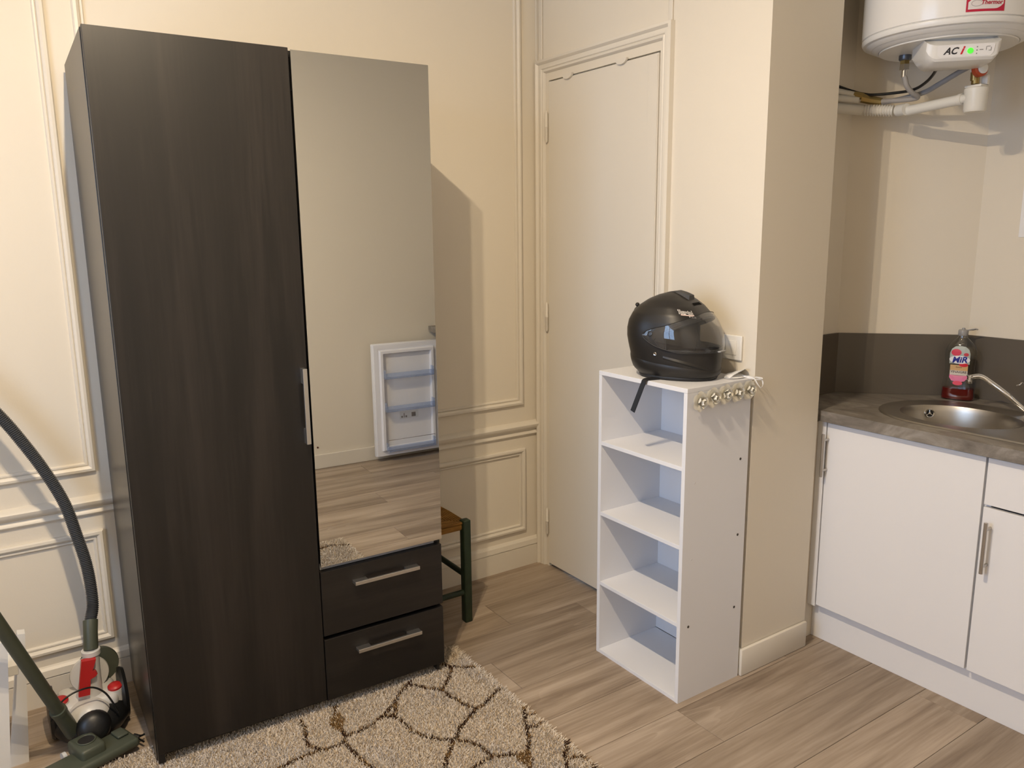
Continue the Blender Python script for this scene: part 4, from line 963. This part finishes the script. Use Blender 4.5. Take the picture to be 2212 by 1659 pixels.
# white drain: funnel cup, pipe, ribbed flexible piece
cup = hp((2105, 240), -.03)
dr_ = thing('drain_pipe', 'white plastic drain pipe with a siphon cup under the heater', 'pipe', tuple(cup))
obj('siphon_cup', MB().lathe([(.012, -.004), (.029, -.003), (.033, .004), (.0335, .055), (.035, .060), (.035, .068), (.033, .070)], cup, 32), PIPE, dr_, 40, world=True)
obj('funnel', MB().rbox(cup[0]-.026, cup[0]+.026, cup[1]-.026, cup[1]+.026, cup[2]+.070, cup[2]+.078, .003).rbox(cup[0]+.010, cup[0]+.026, cup[1]-.026, cup[1]-.006, cup[2]+.078, cup[2]+.110, .003), PIPE, dr_, 40, world=True)
obj('valve_outlet', MB().tube([cup+np.array([-.004, .004, .082]), cup+np.array([-.004, .004, .125])], .012, 12), BRASS, dr_, 40, world=True)
obj('outlet_collar', MB().tube([cup+np.array([-.004, .004, .118]), cup+np.array([-.004, .004, .142])], .018, 8), PIPE, dr_, 40, world=True)
q0, q1, q2, q3, q4 = hp((2092, 212), -.03), hp((2074, 215), -.005), hp((1962, 239), .12), hp((1930, 239), .155), hp((1866, 238), .19)
obj('elbow', MB().tube([q0, q0*.5+q1*.5, q1], .0135, 16), PIPE, dr_, 50, world=True)
obj('collar', MB().tube([hp((2080, 214), -.012), hp((2072, 215.5), -.002)], .0185, 18), PIPE, dr_, 40, world=True)
obj('straight_pipe', MB().tube([q1, q1*.55+q2*.45, q2], .0165, 18), PIPE, dr_, 50, world=True)
obj('sleeve', MB().tube([hp((1958, 236), .112), hp((1940, 239), .145)], .0195, 18), PIPE, dr_, 40, world=True)
bp_ = [q3+(q4-q3)*k/66 for k in range(67)]
obj('ribbed_hose', MB().tube(bp_, [.0150+.0055*(math.sin(k*math.tau/6)*.5+.5) for k in range(67)], 20), PIPE, dr_, 80, world=True)
obj('wall_pipe', MB().tube([q4, hp((1840, 236), .205), hp((1775, 231), .215)], .018, 18), PIPE, dr_, 50, world=True)

# ------------------------------------------------------------------ vacuum cleaner
VG = mat('vacuum_green', (.060, .068, .048), .42, var=.12, vscale=20); VK = mat('vacuum_black', (.008, .008, .008), .4); VW = mat('vacuum_white', (.56, .55, .53), .35); VR = mat('vacuum_red', (.42, .015, .015), .4)
HOSE = mat('hose_grey', (.055, .058, .062), .28)
vc = thing('vacuum_cleaner', 'dark green and white canister vacuum with long grey hose', 'vacuum cleaner', (-1.885, -.25, 0))
def ellipsoid(c, r, n=28, m=16, z0=-1., z1=1.):
    prof = []
    vs = []; fs = []
    for j in range(m+1):
        t = math.asin(z0)+(math.asin(z1)-math.asin(z0))*j/m; rr = math.cos(t)
        for k in range(n):
            a = math.tau*k/n; vs.append((c[0]+r[0]*rr*math.cos(a), c[1]+r[1]*rr*math.sin(a), c[2]+r[2]*math.sin(t)))
    for j in range(m):
        for k in range(n): fs.append((j*n+k, j*n+(k+1) % n, (j+1)*n+(k+1) % n, (j+1)*n+k))
    fs += [tuple(range(n-1, -1, -1)), tuple(range(m*n, (m+1)*n))]
    return MB().add(vs, fs)
obj('base', ellipsoid((-1.885, -.245, .055), (.108, .125, .062), z0=-.86, z1=.75), VK, vc, 50, world=True)
obj('upper_casing', MB().rbox(-1.968, -1.806, -.300, -.165, .075, .128, .022, 4), VW, vc, 50, world=True)
obj('front_cover', ellipsoid((-1.893, -.300, .082), (.062, .052, .052), z0=-.5, z1=.9), VW, vc, 50, world=True)
obj('filter_dome', MB().lathe([(.048, 0), (.047, .012), (.040, .024), (.024, .032), (.001, .035)], (-1.886, -.345, .070), 28, (0.05, -.9, .42)), VK, vc, 50, world=True)
0 and obj('dome_ring', MB().tube([Vector((-1.886, -.345, .070))+Vector((.05, -.9, .42)).normalized()*.012+Vector((.0475*math.cos(t), .0475*.42*math.sin(t), .0475*.9*math.sin(t))) for t in np.linspace(0, math.tau, 40)], .0012, 6), VW, vc, 50, world=True)
for x, z in ((-1.812, .118), (-1.958, .122)):
    c_ = obj('latch', MB().lathe([(.024, -.045), (.0225, 0), (.0215, .012)], (x, -.262, z), 24, (0, -.12, 1)), VW, vc, 40, world=True)
    obj('latch_cap', MB().lathe([(.0205, .012), (.0205, .018), (.016, .023), (.004, .025)], (x, -.262, z), 24, (0, -.12, 1)), VR, c_, 40, world=True)
for sx_ in (-1, 1):
    obj('wheel', MB().lathe([(.030, 0), (.078, .004), (.080, .012), (.074, .022), (.02, .026)], (-1.885+sx_*.085, -.215, .0805), 32, (sx_, 0, 0)), VK, vc, 40, world=True)
obj('disc', MB().lathe([(.053, -.006), (.055, 0), (.053, .006), (.03, .009)], (-1.872, -.205, .168), 36, (0, -1, .12)), VW, vc, 40, world=True)
obj('rear_disc', MB().lathe([(.056, -.01), (.058, 0), (.056, .01)], (-1.842, -.170, .172), 36, (0, -1, .12)), VG, vc, 40, world=True)
def neck():
    vs = []; fs = []; n = 24; lv_ = [(.105, -1.885, .040, .034), (.150, -1.878, .034, .030), (.200, -1.870, .026, .025), (.235, -1.866, .0235, .0235), (.255, -1.864, .0235, .0235)]
    for z, x, rx, ry in lv_:
        for k in range(n): a = math.tau*k/n; vs.append((x+rx*math.cos(a), -.252+ry*math.sin(a), z))
    for j in range(len(lv_)-1):
        for k in range(n): fs.append((j*n+k, j*n+(k+1) % n, (j+1)*n+(k+1) % n, (j+1)*n+k))
    fs += [tuple(range(n-1, -1, -1)), tuple(range(4*n, 5*n))]; return MB().add(vs, fs)
obj('neck', neck(), VW, vc, 50, world=True)
vp = lambda px, y: hit(px, 1, y)
gp_ = [(172, 1429), (207, 1424), (202, 1448), (200, 1456), (205, 1452), (211, 1456), (206, 1463), (196, 1470), (195, 1502), (170, 1506), (172, 1470)]
gp_ = [(176, 1430), (207.5, 1424), (203, 1440), (200, 1449), (207, 1451), (211, 1455), (207, 1461), (196, 1468), (195, 1501), (170, 1507), (173, 1465)]
pf = [vp(p, -.292) for p in gp_]; n_ = len(pf)
obj('grip', MB().add([tuple(p) for p in pf]+[(p[0], p[1]+.018, p[2]) for p in pf], [tuple(range(n_)), tuple(range(2*n_-1, n_-1, -1))]+[(i, (i+1) % n_, n_+(i+1) % n_, n_+i) for i in range(n_)]), VR, vc, world=True)
obj('clip', MB().rbox(-1.893, -1.873, -.338, -.31, .098, .118, .003), VW, vc, world=True)
obj('hose_ring', MB().lathe([(.0245, 0), (.0262, .002), (.0262, .016), (.024, .018)], (-1.864, -.252, .252), 28), VW, vc, 40, world=True)
obj('hose_cuff', MB().tube([(-1.863, -.250, .268), (-1.858, -.235, .315), (-1.853, -.215, .345)], [.0205, .020, .021], 20), VG, vc, 50, world=True)
hpath = spline([np.array([-1.853, -.215, .343]), vp((200, 1300), -.185), vp((188, 1225), -.155), vp((165, 1155), -.135), vp((138, 1085), -.12), vp((92, 1012), -.11), vp((40, 945), -.105), vp((0, 900), -.10), vp((-60, 842), -.10), vp((-130, 800), -.11), np.array([-2.20, -.14, 1.10]), np.array([-2.27, -.22, 1.00])], 26)
hr = [.0158+.0022*(.5+.5*math.sin(k*math.tau/3.0)) for k in range(len(hpath))]
def resample(P, step):
    P = np.array(P); d = np.r_[0, np.cumsum(np.linalg.norm(np.diff(P, axis=0), axis=1))]; s = np.arange(0, d[-1], step); return [np.array([np.interp(t, d, P[:, i]) for i in range(3)]) for t in s]
hs_ = resample(hpath, .0014)
obj('hose', MB().tube(hs_, [.0150+.0030*(.5+.5*math.cos(k*math.tau/4)) for k in range(len(hs_))], 14), HOSE, vc, 80, world=True)
# wand and floor head
WB = hit((160, 1585), 2, .055); WT = hit((-140, 1150), 1, -.62)
wv = WT-WB; wv /= np.linalg.norm(wv)
obj('wand', MB().tube([WB+wv*.0, WB+wv*.12, WB+wv*.121, WT], [.0215, .0205, .0175, .0175], 20), VG, vc, 40, world=True)
obj('wand_collar', MB().tube([WB+wv*.113, WB+wv*.127], .0225, 20), VG, vc, 40, world=True)
# floor head lies flat, its long side running from the wardrobe foot towards the room
E0 = np.array([-1.800, -.395]); e_l = np.array([-1.0, -.36]); e_l /= np.linalg.norm(e_l); e_w = np.array([-e_l[1], e_l[0]])
if e_w[1] > 0: e_w = -e_w
E0 = hit((268, 1578), 2, .03)[:2]
def fh(a, b, z): return (E0[0]+e_l[0]*a+e_w[0]*b, E0[1]+e_l[1]*a+e_w[1]*b, z)
def fbox(a0, a1, b0, b1, z0, z1, r):
    t = MB().rbox(a0, a1, b0, b1, z0, z1, r, 3); t.v = [fh(*v) for v in t.v]; return t
FZ = RZ+.006
hd = obj('floor_head', fbox(0, .30, .0, .095, FZ, .046, .010), VG, vc, 40, world=True)
obj('pedal', fbox(.012, .045, .010, .055, .0465, .055, .004), VG, hd, 40, world=True)
obj('joint_block', fbox(.085, .155, -.022, .072, .030, .074, .010), VG, hd, 40, world=True)
jb = np.array(fh(.118, .022, .0745)); obj('joint_mouth', MB().lathe([(.0225, 0), (.022, .0008)], jb, 24, (0, 0, 1)), DARKGAP, hd, world=True)
obj('joint_ring', MB().tube([jb+np.array([.0235*math.cos(t), .0235*math.sin(t), .001]) for t in np.linspace(0, math.tau, 32)], .0022, 8), VG, hd, 50, world=True)
for a in (.080, .160): obj('head_wheel', MB().lathe([(.013, 0), (.013, .010)], fh(a, -.022, .030), 16, (*e_l, 0)), VW if a > .1 else VK, hd, 40, world=True)
obj('power_cord', MB().tube(spline([vp((110, 1558), -.36), vp((118, 1535), -.36), vp((142, 1508), -.355), vp((170, 1492), -.345), vp((200, 1485), -.335), vp((225, 1495), -.335), vp((242, 1515), -.34), vp((256, 1539), -.345)], 6), .0028, 8), VK, vc, 50, world=True)
obj('plug', MB().tube([hit((288, 1588), 2, .03), hit((300, 1594), 2, .022)], [.006, .010], 10).tube([hit((299, 1592), 2, .024), hit((312, 1586), 2, .02)], .003, 6).tube([hit((300, 1596), 2, .02), hit((311, 1602), 2, .02)], .003, 6), VK, vc, 50, world=True)

# ------------------------------------------------------------------ white wooden rack at the edge of the picture
rk = thing('white_rack', 'white painted wooden rack with square posts near the vacuum', 'rack', (-2.12, -.36, 0))
RW = mat('white_painted_wood', (.68, .66, .62), .5, bump=.1, bscale=80)
def post(tl, tr_, bl, br, y):
    q = [hit(p, 1, y-.016) for p in (tl, tr_, br, bl)]; v = [tuple(p) for p in q]+[(p[0], p[1]+.032, p[2]) for p in q]
    for k_ in (2, 3, 6, 7): v[k_] = (v[k_][0], v[k_][1], 0.)
    return MB().add(v, [(0, 1, 2, 3), (7, 6, 5, 4), (0, 4, 5, 1), (1, 5, 6, 2), (2, 6, 7, 3), (3, 7, 4, 0)])
pa = post((37, 1371), (54, 1369), (22, 1662), (65, 1659), -.290); pb = post((-26, 1392), (16, 1388), (-22, 1700), (24, 1700), -.40)
obj('post', pa, RW, rk, world=True); obj('post', pb, RW, rk, world=True)
for mb_, dx_ in ((pa, -.25), (pb, -.25)):
    t = MB(); t.v = [(v[0]+dx_, v[1], v[2]) for v in mb_.v]; t.f = mb_.f; obj('post', t, RW, rk, world=True)
for y, x0_, x1_ in ((-.290, -2.285, -2.062), (-.40, -2.32, -2.10)): obj('rail', MB().rbox(x0_, x1_, y-.010, y+.010, .315, .345, .003), RW, rk, world=True)
obj('rail', MB().rbox(-2.075, -2.050, -.384, -.307, .315, .345, .002), RW, rk, world=True)
